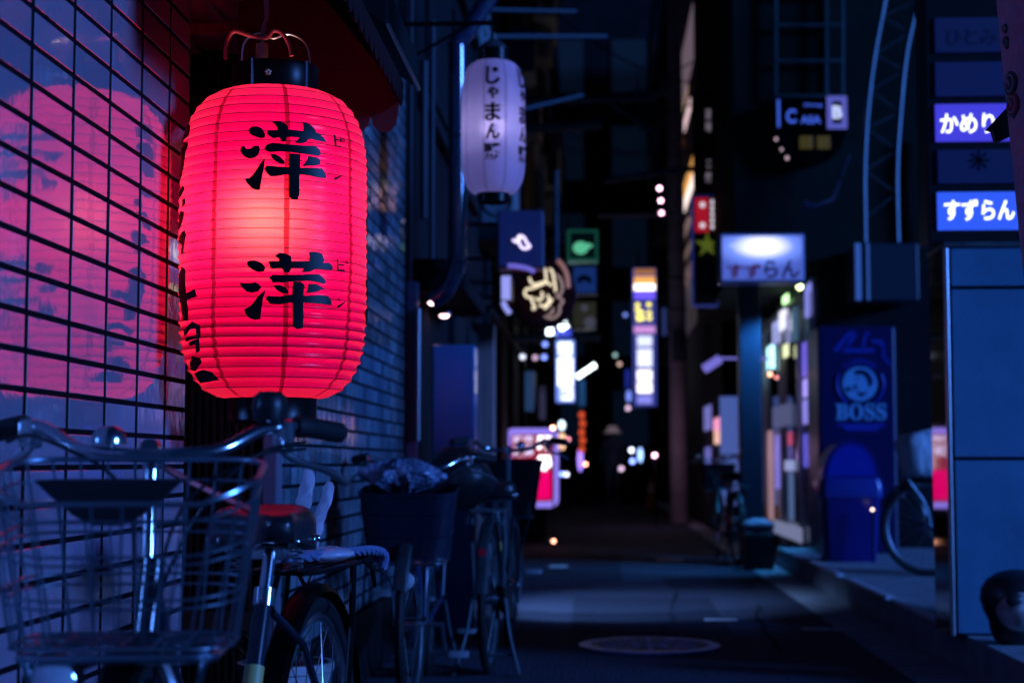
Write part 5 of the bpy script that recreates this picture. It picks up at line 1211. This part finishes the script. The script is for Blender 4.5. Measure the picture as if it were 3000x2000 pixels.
m.build('bracket', M_BLACKM, sz)
# narrow red projecting sign and the black one above it
t = box_sign('narrow_sign', 'narrow projecting sign, red at the top with white dots and a dull yellow star', 2030, 572, 2102, 895, 18, mat('black_face_matt', (0.01, 0.01, 0.012), 0.5), dep=0.2, arm=1.36, border=3, case=mat('sign_edge_blue', (0.08, 0.1, 0.3), 0.4, emit=((0.03, 0.05, 0.4), 0.35)))
a, b_ = W(2036, 680, 17.98), W(2076, 580, 17.98); m = MB(); m.span((a.x, 17.97, a.z), (b_.x, 17.99, b_.z)); m.build('red_panel', glow('red_panel', (0.55, 0.01, 0.03), 0.6), t, smooth=False)
m = MB(); txt(m, 'ニュー酒場'[0:2], 2088, 600, 12, 28, 17.98, 0.03); m.ball(W(2058, 600, 17.95), 0.032, 10, (1, .4, 1)); m.ball(W(2058, 660, 17.95), 0.032, 10, (1, .4, 1))
for py in (592, 610, 628, 646, 664): m.ball(W(2088, py, 17.95), 0.028, 8, (0.9, .4, 1))
m.build('white_marks', glow('white_marks', (0.85, 0.75, 0.9), 0.9), t)
m = MB(); c_ = W(2072, 718, 17.975); st_ = []
for k in range(10): q = R(90 + 36 * k); r_ = (0.15 if k % 2 == 0 else 0.055); st_.append((c_.x + math.cos(q) * r_, c_.z + math.sin(q) * r_))
m.prism(st_, MY(17.965), 0.012); m.build('star', glow('dull_star', (0.10, 0.13, 0.015), 0.7), t, smooth=False)
t = box_sign('narrow_sign', 'black narrow projecting sign with faint white characters above the red one', 2034, 272, 2098, 566, 18.3, M_BLACK, dep=0.2, arm=1.36, border=3)
m = MB(); txt(m, '酒', 2078, 335, 24, 30, 18.28, 0.01); txt(m, '場', 2078, 372, 24, 30, 18.28, 0.01); txt(m, '二', 2076, 480, 14, 20, 18.28, 0.01); txt(m, '階', 2076, 520, 16, 30, 18.28, 0.01); m.build('lettering', glow('faint_white', (0.35, 0.3, 0.4), 0.55), t)
m = MB(); m.tube([W(2062, 1082, 17.8), W(2110, 1050, 17.8)], 0.07, 4, flat=0.7); m.tube([W(2112, 1049, 17.8), Vector((1.9, 17.9, W(2112, 1049, 17.8).z))], 0.012, 6)
tag(m.build('slanting_sign', glow('lilac_slant', (0.25, 0.22, 0.9), 0.7)), 'small slanting lavender lit sign left of the navy pillar', 'sign')

# ---------------------------------------------------------------- panel wall and directory sign on the right
YP = 7.5; PX0 = W(2779, 1300, YP).x
pw = thing('panel_wall', 'blue grey enamel panel wall with a mirror steel end, standing on the raised walk', 'panel wall', (PX0 + 1, YP, ZP))
zt, j1, j2 = W(2800, 728, YP).z, W(2800, 843, YP).z, W(2800, 1343, YP).z
m = MB(); m.span((PX0 + 0.002, YP + 0.022, ZP), (4.6, YP + 0.36, zt - 0.006)); m.build('core', M_BLACKM, pw, smooth=False)
for (z0, z1) in ((ZP + 0.012, j2 - 0.008), (j2 + 0.008, j1 - 0.008), (j1 + 0.008, zt)):
    for (x0, x1) in ((PX0 + 0.026, PX0 + 1.1), (PX0 + 1.115, 4.6)):
        m = MB(); m.span((x0, YP, z0), (x1, YP + 0.02, z1), bev=0.003); m.build('panel', M_ENAMEL, pw, smooth=False)
m = MB(); m.span((PX0 - 0.004, YP + 0.004, ZP + 0.0), (PX0 + 0.0015, YP + 0.34, zt + 0.02)); m.build('mirror_end', M_MIRROR, pw, smooth=False)
m = MB(); m.span((PX0 - 0.006, YP - 0.004, ZP), (PX0 + 0.014, YP + 0.018, zt + 0.02), bev=0.004); m.build('edge_trim', M_STEEL, pw, smooth=False)
m = MB(); m.span((PX0 - 0.01, YP - 0.012, zt + 0.004), (4.6, YP + 0.38, zt + 0.03), bev=0.006); m.build('cap', M_GALV, pw, smooth=False)
ds = thing('directory_sign', 'tall black sign cabinet with five blue rows, two of them lit with hiragana', 'sign', (W(2860, 700, YP).x, YP + 0.1, zt + 0.03))
a, b_ = W(2722, 712, YP + 0.02), W(3010, -60, YP + 0.02)
m = MB(); m.span((a.x, YP + 0.03, zt + 0.032), (b_.x + 0.03, YP + 0.25, b_.z), bev=0.006); m.build('cabinet', M_BLACKM, ds, smooth=False)
rows = [(2740, 50, 2960, 155, glow('row_dark_a', (0.003, 0.008, 0.10), 0.45)), (2741, 180, 2968, 283, glow('row_dark_b', (0.003, 0.008, 0.12), 0.45)), (2742, 303, 2976, 415, glow('row_violet', (0.07, 0.06, 0.95), 0.75)), (2748, 437, 2986, 538, glow('row_dark_c', (0.002, 0.006, 0.10), 0.45)), (2748, 561, 2996, 674, glow('row_blue', (0.03, 0.11, 1.0), 0.95))]  # unlit dark rows also get a faint glow in their material
for i, (x0, y0, x1, y1, f_) in enumerate(rows):
    p, q = W(x0, y1, YP + 0.02), W(x1, y0, YP + 0.02); m = MB(); m.span((p.x, YP + 0.018, p.z), (q.x, YP + 0.034, q.z), bev=0.003); o = m.build('row_panel', f_, ds, smooth=False)
    m = MB()
    if i == 2: put_text(m, 'かめり', W(2834, 362, YP + 0.016), 156 * YP / F, 58 * YP / F, 0.010, 0.004); m.build('lettering', W_TXT, o)
    if i == 4: put_text(m, 'すずらん', W(2869, 615, YP + 0.016), 202 * YP / F, 62 * YP / F, 0.014, 0.004); m.build('lettering', W_TXT, o)
    if i == 3:
        c_ = W(2868, 470, YP + 0.016)
        for k in range(8): m.box(c_ + Vector((math.cos(R(45 * k)) * 0.025, 0, math.sin(R(45 * k)) * 0.025)), (0.045, 0.003, 0.010), Matrix.Rotation(-R(45 * k), 4, 'Y'))
        m.build('flower_mark', M_BLACKM, o, smooth=False)
    if i == 0: put_text(m, 'ひとみ', W(2850, 108, YP + 0.016), 150 * YP / F, 48 * YP / F, 0.02, 0.003); m.build('lettering', glow('row_ghost', (0.002, 0.005, 0.06), 0.4), o)
# leaning wrapped pole close to the camera
lp_ = thing('leaning_pole', 'leaning pole wrapped in grey mesh cloth with round stickers, close on the right', 'pole', (1.37, 4.0, 0))
e0 = W(2925, 0, 4.0); e1 = W(3000, 760, 4.0); sl_ = (e1.x - e0.x) / (e1.z - e0.z); PR = 0.15
def pole_c(z): return Vector((e0.x + PR + (z - e0.z) * sl_, 4.0, z))
m = MB(); m.tube([pole_c(z) for z in (0, 0.7, 1.4, 2.1, 2.8, 5.5)], PR, 40)
MP = mat('mesh_cloth', (0.5, 0.42, 0.46), 0.65, var=(18, 0.25))
tn = MP.node_tree; bs = tn.nodes['Principled BSDF']; ck_ = tn.nodes.new('ShaderNodeTexChecker'); ck_.inputs['Scale'].default_value = 420; tcx = tn.nodes.new('ShaderNodeTexCoord'); bpx = tn.nodes.new('ShaderNodeBump'); bpx.inputs['Strength'].default_value = 0.5; bpx.inputs['Distance'].default_value = 0.002
tn.links.new(tcx.outputs['Object'], ck_.inputs[0]); tn.links.new(ck_.outputs['Fac'], bpx.inputs['Height']); tn.links.new(bpx.outputs[0], bs.inputs['Normal'])
m.build('shaft', MP, lp_)
def on_pole(px, py):
    z = W(px, py, 3.9).z; c_ = pole_c(z); x = W(px, py, 3.88).x; dx = max(-PR * .98, min(PR * .98, x - c_.x)); return Vector((x if abs(x - c_.x) < PR else c_.x + dx, 4.0 - math.sqrt(PR * PR - dx * dx), z)), dx / PR
m = MB()
for px, py, r_ in ((2938, 62, 0.011), (2942, 100, 0.012), (2946, 112, 0.009), (2962, 320, 0.008)): m.ball(on_pole(px, py)[0], r_, 10, (1, 1, 1.1))
m.build('bolt', M_GALV, lp_)
for px, py, r_, c1, c2 in ((2972, 225, 0.030, (0.02, 0.015, 0.02), (0.5, 0.45, 0.5)), (2990, 288, 0.030, (0.30, 0.02, 0.03), (0.5, 0.35, 0.4))):
    p, sn = on_pole(px, py); nrm = Vector((sn, -math.sqrt(1 - sn * sn), 0)); M = nrm.to_track_quat('Z', 'Y').to_matrix().to_4x4()
    m = MB(); m.lathe([(0, 0.006), (r_, 0.004), (r_, -0.006)], c=p, M=M, seg=28); o = m.build('sticker', mat('sticker_%d' % px, c1, 0.4), lp_)
    m = MB(); m.lathe([(r_ * 0.62, 0.0068), (r_ * 0.72, 0.0066), (r_ * 0.72, 0.005)], c=p, M=M, seg=24); m.box(p + nrm * 0.0065, (r_ * 0.9, 0.002, r_ * 0.22), Matrix.Rotation(0.8, 4, 'Y')); m.build('sticker_print', mat('sticker_print_%d' % px, c2, 0.4), o)
m = MB(); pl_ = [W(2880, 388, 4.25), W(2958, 305, 4.25), W(3010, 300, 4.25), W(3010, 380, 4.25), W(2906, 428, 4.25), W(2896, 392, 4.25)]
m.prism([(p.x, p.z) for p in pl_], MY(4.2), 0.03); m.build('dark_plate', M_BLACKM, lp_, smooth=False)

# ---------------------------------------------------------------- drink machine, bin, figure
vm = thing('vending_machine', 'dark blue drink vending machine with a round portrait emblem above big pale lettering', 'vending machine', (W(2512, 1600, 14.2).x, 14.5, ZP))
a, b_ = W(2404, 1600, 14.2), W(2622, 955, 14.2); VY = 14.2
m = MB(); m.span((a.x, VY, ZP), (b_.x, VY + 0.75, b_.z), bev=0.02); m.build('body', M_VEND, vm, smooth=False)
def vp(x, y): p = W(2380 + x / 3.919, 920 + y / 3.919, VY - 0.003); return (p.x, p.z)
m = MB(); c_ = W(2380 + 545 / 3.919, 920 + 800 / 3.919, VY); q_ = VY / F / 3.919
m.prism([(c_.x + math.cos(R(6 * k)) * 195 * q_, c_.z + math.sin(R(6 * k)) * 195 * q_) for k in range(60)], MY(VY - 0.006), 0.005); emb = m.build('emblem', M_VPRINT, vm, smooth=False)
m = MB()
for pl_ in ([(480, 650), (560, 630), (640, 660), (690, 740), (690, 800), (650, 840), (640, 760), (600, 700), (540, 690), (500, 700)], [(390, 830), (430, 840), (440, 870), (410, 890), (385, 870)], [(470, 820), (500, 805), (515, 830), (490, 850)], [(510, 890), (570, 905), (630, 880), (600, 930), (570, 950), (530, 930)], [(500, 735), (530, 728), (528, 750), (502, 755)], [(440, 862), (540, 845), (540, 856), (442, 876)]):
    m.prism([vp(x, y) for x, y in pl_], MY(VY - 0.010), 0.003)
m.build('emblem_print', M_VEND, emb, smooth=False)
m = MB()
for k, ch in enumerate('COFFEE'):
    an = R(128 - k * 15.2); put_text(m, ch, (c_.x + math.cos(an) * 252 * q_, VY - 0.0, c_.z + math.sin(an) * 252 * q_), 62 * q_, 66 * q_, 0.03, 0.006, Matrix.Rotation(-(an - math.pi / 2), 4, 'Y'))
m.ring((c_.x, VY - 0.003, c_.z), 262 * q_, 0.012, axis='Y', seg=24, mseg=4, a0=-55, a1=25); m.ring((c_.x, VY - 0.003, c_.z), 262 * q_, 0.012, axis='Y', seg=24, mseg=4, a0=155, a1=235)
m.build('emblem_ring', M_VPRINTD, vm)
m = MB(); put_text(m, '\U0001D401\U0001D40E\U0001D412\U0001D412', W(2380 + 558 / 3.919, 920 + 1120 / 3.919, VY), 570 * q_, 190 * q_, 0.02, 0.006); m.build('lettering', M_VPRINT, vm)
m = MB()
for pl_ in ([(230, 420), (290, 440), (420, 260), (500, 215), (480, 190), (400, 215), (330, 290)], [(440, 250), (520, 225), (490, 280), (420, 370), (385, 370)], [(600, 215), (670, 205), (620, 270), (600, 370), (560, 370), (580, 290)], [(660, 290), (800, 290), (840, 390), (800, 380), (760, 350), (680, 320)], [(345, 390), (710, 390), (715, 440), (350, 445)], [(800, 400), (840, 400), (830, 480), (910, 580), (890, 600), (800, 500)], [(275, 1260), (830, 1255), (830, 1290), (760, 1300), (740, 1340), (380, 1335), (350, 1290), (280, 1285)]):
    m.prism([vp(x, y) for x, y in pl_], MY(VY - 0.005), 0.004)
m.build('printed_swoosh', M_VPRINTD, vm, smooth=False)

bn = thing('swing_bin', 'bright blue plastic swing lid bin standing before the drink machine', 'bin', (W(2485, 1625, 13.2).x, 13.2, ZP))
def loops(specs, mb, n=10):
    rows = []
    for (w, d, z, r) in specs:
        rows.append([mb.bm.verts.new(p) for p in rrect(0, 0, z, w, d, r, 4)])
    for a, b in zip(rows, rows[1:]):
        k = len(a)
        for i in range(k): mb.bm.faces.new((a[i], a[(i + 1) % k], b[(i + 1) % k], b[i]))
    mb.bm.faces.new(rows[0][::-1]); mb.bm.faces.new(rows[-1])
m = MB(); loops([(0.385, 0.36, 0.0, 0.04), (0.40, 0.375, 0.02, 0.05), (0.455, 0.43, 0.50, 0.05), (0.46, 0.435, 0.505, 0.05)], m); m.build('body', M_BIN, bn, True)
m = MB(); loops([(0.45, 0.425, 0.50, 0.05), (0.485, 0.46, 0.505, 0.05), (0.50, 0.475, 0.53, 0.06), (0.50, 0.475, 0.60, 0.06), (0.47, 0.45, 0.655, 0.06), (0.45, 0.43, 0.66, 0.06)], m); m.build('rim', mat('bin_rim', (0.02, 0.035, 0.22), 0.3), bn, True)
m = MB(); dome = [(math.cos(R(a)) * 0.222, 0.655 + math.sin(R(a)) * 0.30) for a in range(0, 181, 9)]
m.prism(dome, MY(-0.21), 0.42); bmesh.ops.bevel(m.bm, geom=[e for e in m.bm.edges if len(e.link_faces) == 2 and e.calc_face_angle(0) > 1.0], offset=0.018, segments=3, affect='EDGES'); hd_ = m.build('lid', M_BIN, bn, True, angle=35)
m = MB(); fl = [(math.cos(R(a)) * 0.185, 0.675 + math.sin(R(a)) * 0.245) for a in range(0, 181, 9)]; m.prism(fl, MY(-0.217), 0.006); m.build('flap', mat('bin_flap', (0.012, 0.024, 0.30), 0.3), hd_, True, angle=35)

fg = thing('round_figure', 'small dark hooded roly poly figure with a pale mottled front on the raised walk', 'figure', (W(2998, 1850, 7.1).x, 7.2, ZP))
m = MB(); m.lathe([(0.0, 0.0), (0.075, 0.0), (0.10, 0.02), (0.115, 0.06), (0.12, 0.10), (0.14, 0.14), (0.155, 0.19), (0.15, 0.235), (0.125, 0.275), (0.08, 0.305), (0.03, 0.318), (0, 0.32)], seg=40); m.build('hood', mat('figure_dark', (0.014, 0.012, 0.016), 0.45), fg, True)
m = MB(); m.ball((0, -0.095, 0.155), 0.112, 24, (1, 0.85, 0.85)); fc = m.build('front', mat('mottled_clay', (0.5, 0.46, 0.44), 0.7, var=(22, 0.6)), fg, True)
m = MB(); m.ball((-0.048, -0.165, 0.20), 0.040, 16, (1, 0.5, 0.75)); m.ball((0.05, -0.165, 0.20), 0.040, 16, (1, 0.5, 0.75)); m.build('dark_patch', mat('figure_dark', (0.014, 0.012, 0.016), 0.45), fc, True)

# ---------------------------------------------------------------- small lamps far up the alley
def lamp(px, py, Y, r_, col, k, label, kind='post', stretch=1.0):
    c_ = W(px, py, Y); t = thing('small_lamp', label, 'lamp', (c_.x, Y, 0 if kind == 'post' else c_.z), group='small lamps far up the alley')
    m = MB(); m.ball(c_, r_, 12, (1, 1, stretch)); m.build('bulb', glow('lamp_%d_%d' % (px, py), col, k), t)
    m = MB()
    if kind == 'post': m.tube([(c_.x, Y, 0), c_ - Vector((0, 0, r_ * stretch * 0.9))], 0.010, 6); m.lathe([(0, 0.02), (0.05, 0.015), (0.05, 0)], c=(c_.x, Y, 0), seg=12); m.build('stem', M_BLACKM, t)
    else: m.tube([c_ + Vector((0, 0, r_ * stretch * 0.8)), c_ + Vector((0, 0, r_ * stretch + 0.5))], 0.006, 6); m.lathe([(0.012, 0.0), (0.018, 0.05)], c=c_ + Vector((0, 0, r_ * stretch * 0.9)), seg=10); m.build('cord', M_BLACKM, t)
PK, OR, BLU, WB, MV, RD, VI = (1, .5, .75), (1, .4, .25), (.2, .3, 1), (.7, .75, 1), (.6, .4, .6), (1, .06, .04), (.35, .2, 1)
lamp(1932, 552, 22, .028, PK, 9, 'topmost of three pink lamps hanging in a row by the utility pole', 'h'); lamp(1936, 588, 22, .028, PK, 8, 'second from the top of three pink lamps hanging in a row', 'h'); lamp(1938, 624, 22, .028, PK, 7, 'lowest of three pink lamps hanging in a row', 'h')
lamp(1620, 1253, 19.0, .022, OR, 14, 'peach lamp at the right top corner of the red standing sign'); lamp(1665, 1286, 30, .03, (1, .3, .4), 4, 'dull pink lamp right of the red standing sign'); lamp(1715, 1359, 34, .03, OR, 12, 'orange lamp low beside the violet tube')
lamp(1646, 1388, 30, .035, BLU, 7, 'left of a pair of low blue lamps right of the red standing sign'); lamp(1660, 1389, 30, .035, WB, 5, 'right of a pair of low blue lamps right of the red standing sign')
lamp(1820, 1372, 36, .05, MV, 3, 'mauve lamp low by the walking person'); lamp(1850, 1318, 36, .05, WB, 5, 'upper of two bluish lamps right of the walking person'); lamp(1853, 1350, 36, .05, BLU, 6, 'lower of two bluish lamps right of the walking person')
lamp(1876, 1332, 36, .05, (.3, .5, 1), 3.2, 'tall pale blue lamp right of the two bluish lamps', stretch=3.2); lamp(1918, 1333, 24.7, .03, PK, 9, 'pink lamp on top of the red post'); lamp(1978, 1373, 34, .04, PK, 1.5, 'dim pink lamp at the foot of the utility pole')
lamp(1622, 1584, 18.2, .02, OR, 8, 'tiny peach lamp near the ground beside the red sign stand'); lamp(1700, 1345, 36, .055, VI, 2.2, 'upright violet tube lamp below the red lantern string', stretch=5.0)
lamp(1646, 1245, 32, .06, (.6, .8, 1), 3.5, 'pale blue lamp in place of a lit shop window above the red standing sign', stretch=1.5); lamp(1646, 1292, 33, .07, (1, .6, .35), 2.2, 'tall warm lamp in place of a lit shop window right of the red standing sign', stretch=2.6)  # bulbs standing in for two lit shop windows
lamp(1495, 1105, 20.5, .04, BLU, 1.4, 'faint blue lamp under the left eaves, highest of three', 'h', 2.0); lamp(1495, 1160, 20.6, .04, BLU, 1.4, 'faint blue lamp under the left eaves, second of three', 'h', 1.4); lamp(1496, 1198, 20.7, .03, WB, 1.8, 'faint white lamp under the left eaves, lowest of three', 'h')
lamp(1531, 1045, 21, .035, WB, 2.0, 'left of three dim lamps on the ledge below the neon disc', 'h'); lamp(1568, 1047, 21, .035, MV, 1.4, 'middle of three dim lamps on the ledge below the neon disc', 'h'); lamp(1594, 1046, 21, .035, BLU, 2.4, 'right of three dim lamps on the ledge below the neon disc', 'h'); lamp(1597, 1008, 21, .035, BLU, 2.2, 'single blue lamp just above the three dim lamps', 'h')
lamp(1840, 1195, 33, .045, MV, 2.6, 'mauve lamp left below the coloured vertical sign', 'h'); lamp(1842, 1160, 33, .05, BLU, 1.2, 'blue lamp left of the coloured vertical sign', 'h', 2.5); lamp(1832, 922, 33, .04, BLU, 1.4, 'blue lamp left of the yellow letters', 'h'); lamp(1802, 1040, 33, .04, (.3, .5, .5), 1.6, 'dim teal lamp between the two vertical signs', 'h'); lamp(1815, 1066, 33, .04, (.7, .45, .4), 1.6, 'dim brown lamp between the two vertical signs', 'h')
lamp(2343, 840, 15.0, .028, (.75, 1, .35), 8, 'yellow green lamp right under the white lit box sign', 'h'); _p = W(2343, 846, 15.0); sl = bpy.data.lights.new('shop_lamp', 'SPOT'); sl.energy = 300; sl.color = (0.04, 0.34, 1.0); sl.spot_size = R(80); sl.spot_blend = 0.7; sl.shadow_soft_size = 0.05
so_ = bpy.data.objects.new('shop_lamp', sl); C.objects.link(so_); so_.location = _p - Vector((0, 0.03, 0.06)); so_.rotation_euler = (-Vector((-1.5, 0.3, -2.6))).to_track_quat('Z', 'Y').to_euler()
lamp(2256, 1096, 16.5, .02, OR, 6, 'peach lamp in front of the glass shop front', 'h'); lamp(2275, 1105, 16.6, .018, (.8, .25, .25), 3, 'dull red lamp beside the peach lamp at the shop front', 'h')
lamp(2376, 1020, 15.0, .018, (1, .4, .8), 5, 'pink lamp on the violet posters', 'h'); lamp(2390, 1108, 15.0, .018, VI, 5, 'violet lamp on the violet posters', 'h'); lamp(2392, 1318, 14.9, .016, (1, .5, .5), 3, 'tiny pink lamp beside the blue bin lid', 'h')
lamp(2556, 1492, 12.9, .011, (1, .7, .6), 5, 'tiny warm lamp beside the bicycle wheel behind the bin')
pl = bpy.data.lights.new('pink_lamp_light', 'POINT'); pl.energy = 6; pl.color = (0.9, 0.5, 0.9); pl.shadow_soft_size = 0.05
po = bpy.data.objects.new('pink_lamp_light', pl); C.objects.link(po); po.location = W(1918, 1325, 24.6)
rl = thing('red_lantern_string', 'string of small red lanterns hanging one under another near the alley centre', 'lantern string', W(1706, 1330, 28))
m = MB()
for k, py in enumerate((1215, 1240, 1266, 1290, 1316)): m.ball(W(1704 + (k % 2) * 3, py, 28), 0.052, 12, (1, 1, 1.2))
m.build('lantern', glow('tiny_red', (0.8, 0.09, 0.03), 0.9), rl)
m = MB(); m.tube([W(1705, 1140, 28), W(1705, 1325, 28)], 0.006, 5); m.build('cord', M_BLACKM, rl)
cn_ = thing('traffic_cone', 'red orange traffic cone standing far up the alley under a pink lamp', 'traffic cone', (W(1908, 1440, 33).x, 33, 0))
m = MB(); m.lathe([(0, 0.72), (0.02, 0.72), (0.11, 0.04), (0.16, 0.04), (0.16, 0), (0, 0)], seg=20); m.build('cone', mat('cone_orange', (0.35, 0.03, 0.02), 0.5), cn_, True)
m = MB(); m.lathe([(0.045, 0.54), (0.075, 0.36)], seg=20); m.build('white_band', mat('cone_white', (0.6, 0.5, 0.6), 0.4), cn_, True)
# distant person
pe = bpy.data.meshes.new('person'); po_ = bpy.data.objects.new('person', pe); C.objects.link(po_); pb = bmesh.new()
J = dict(pel=(0, 0, .95), wa=(0, 0, 1.12), ch=(0, -.01, 1.33), nk=(0, 0, 1.48), hd=(0, -.02, 1.6), ht=(0, -.01, 1.70), ls=(-.17, 0, 1.42), le=(-.24, .03, 1.14), lh=(-.24, -.08, .92), rs=(.17, 0, 1.42), re=(.24, -.02, 1.14), rh=(.22, -.12, .94), lp=(-.09, 0, .9), lk=(-.10, -.08, .5), la=(-.10, .02, .08), lf=(-.10, -.12, .03), rp=(.09, 0, .9), rk=(.10, .05, .5), ra=(.10, .22, .10), rf=(.10, .12, .03))
V = {k: pb.verts.new(v) for k, v in J.items()}
for a, b in (('pel', 'wa'), ('wa', 'ch'), ('ch', 'nk'), ('nk', 'hd'), ('hd', 'ht'), ('ch', 'ls'), ('ls', 'le'), ('le', 'lh'), ('ch', 'rs'), ('rs', 're'), ('re', 'rh'), ('pel', 'lp'), ('lp', 'lk'), ('lk', 'la'), ('la', 'lf'), ('pel', 'rp'), ('rp', 'rk'), ('rk', 'ra'), ('ra', 'rf')): pb.edges.new((V[a], V[b]))
pb.to_mesh(pe); idx = {k: i for i, k in enumerate(J)}; pb.free()
po_.modifiers.new('skin', 'SKIN'); po_.modifiers.new('sub', 'SUBSURF').levels = 1
if not pe.skin_vertices: pe.attributes.new('skin', 'FLOAT', 'POINT')
RAD = dict(pel=.15, wa=.14, ch=.16, nk=.06, hd=.10, ht=.08, ls=.075, le=.055, lh=.04, rs=.075, re=.055, rh=.04, lp=.10, lk=.07, la=.05, lf=.045, rp=.10, rk=.07, ra=.05, rf=.045)
if pe.skin_vertices:
    for k, i in idx.items():
        pe.skin_vertices[0].data[i].radius = (RAD[k], RAD[k]); pe.skin_vertices[0].data[i].use_root = (k == 'pel')
po_.location = (W(1795, 1400, 37).x, 37, 0); pe.materials.append(mat('dark_coat', (0.05, 0.06, 0.09), 0.7))
tag(po_, 'distant person in dark clothes and a pale hat walking up the alley', 'person')
m = MB(); m.lathe([(0, 0.13), (0.09, 0.12), (0.125, 0.06), (0.13, 0.0), (0.21, -0.02), (0.21, -0.03), (0.12, -0.02)], c=(0, -0.015, 1.66), seg=24); m.build('hat', mat('pale_hat_glow', (0.6, 0.5, 0.55), 0.7, emit=((0.4, 0.3, 0.36), 0.25)), po_, True)  # lit look of the hat put into its material as faint emission
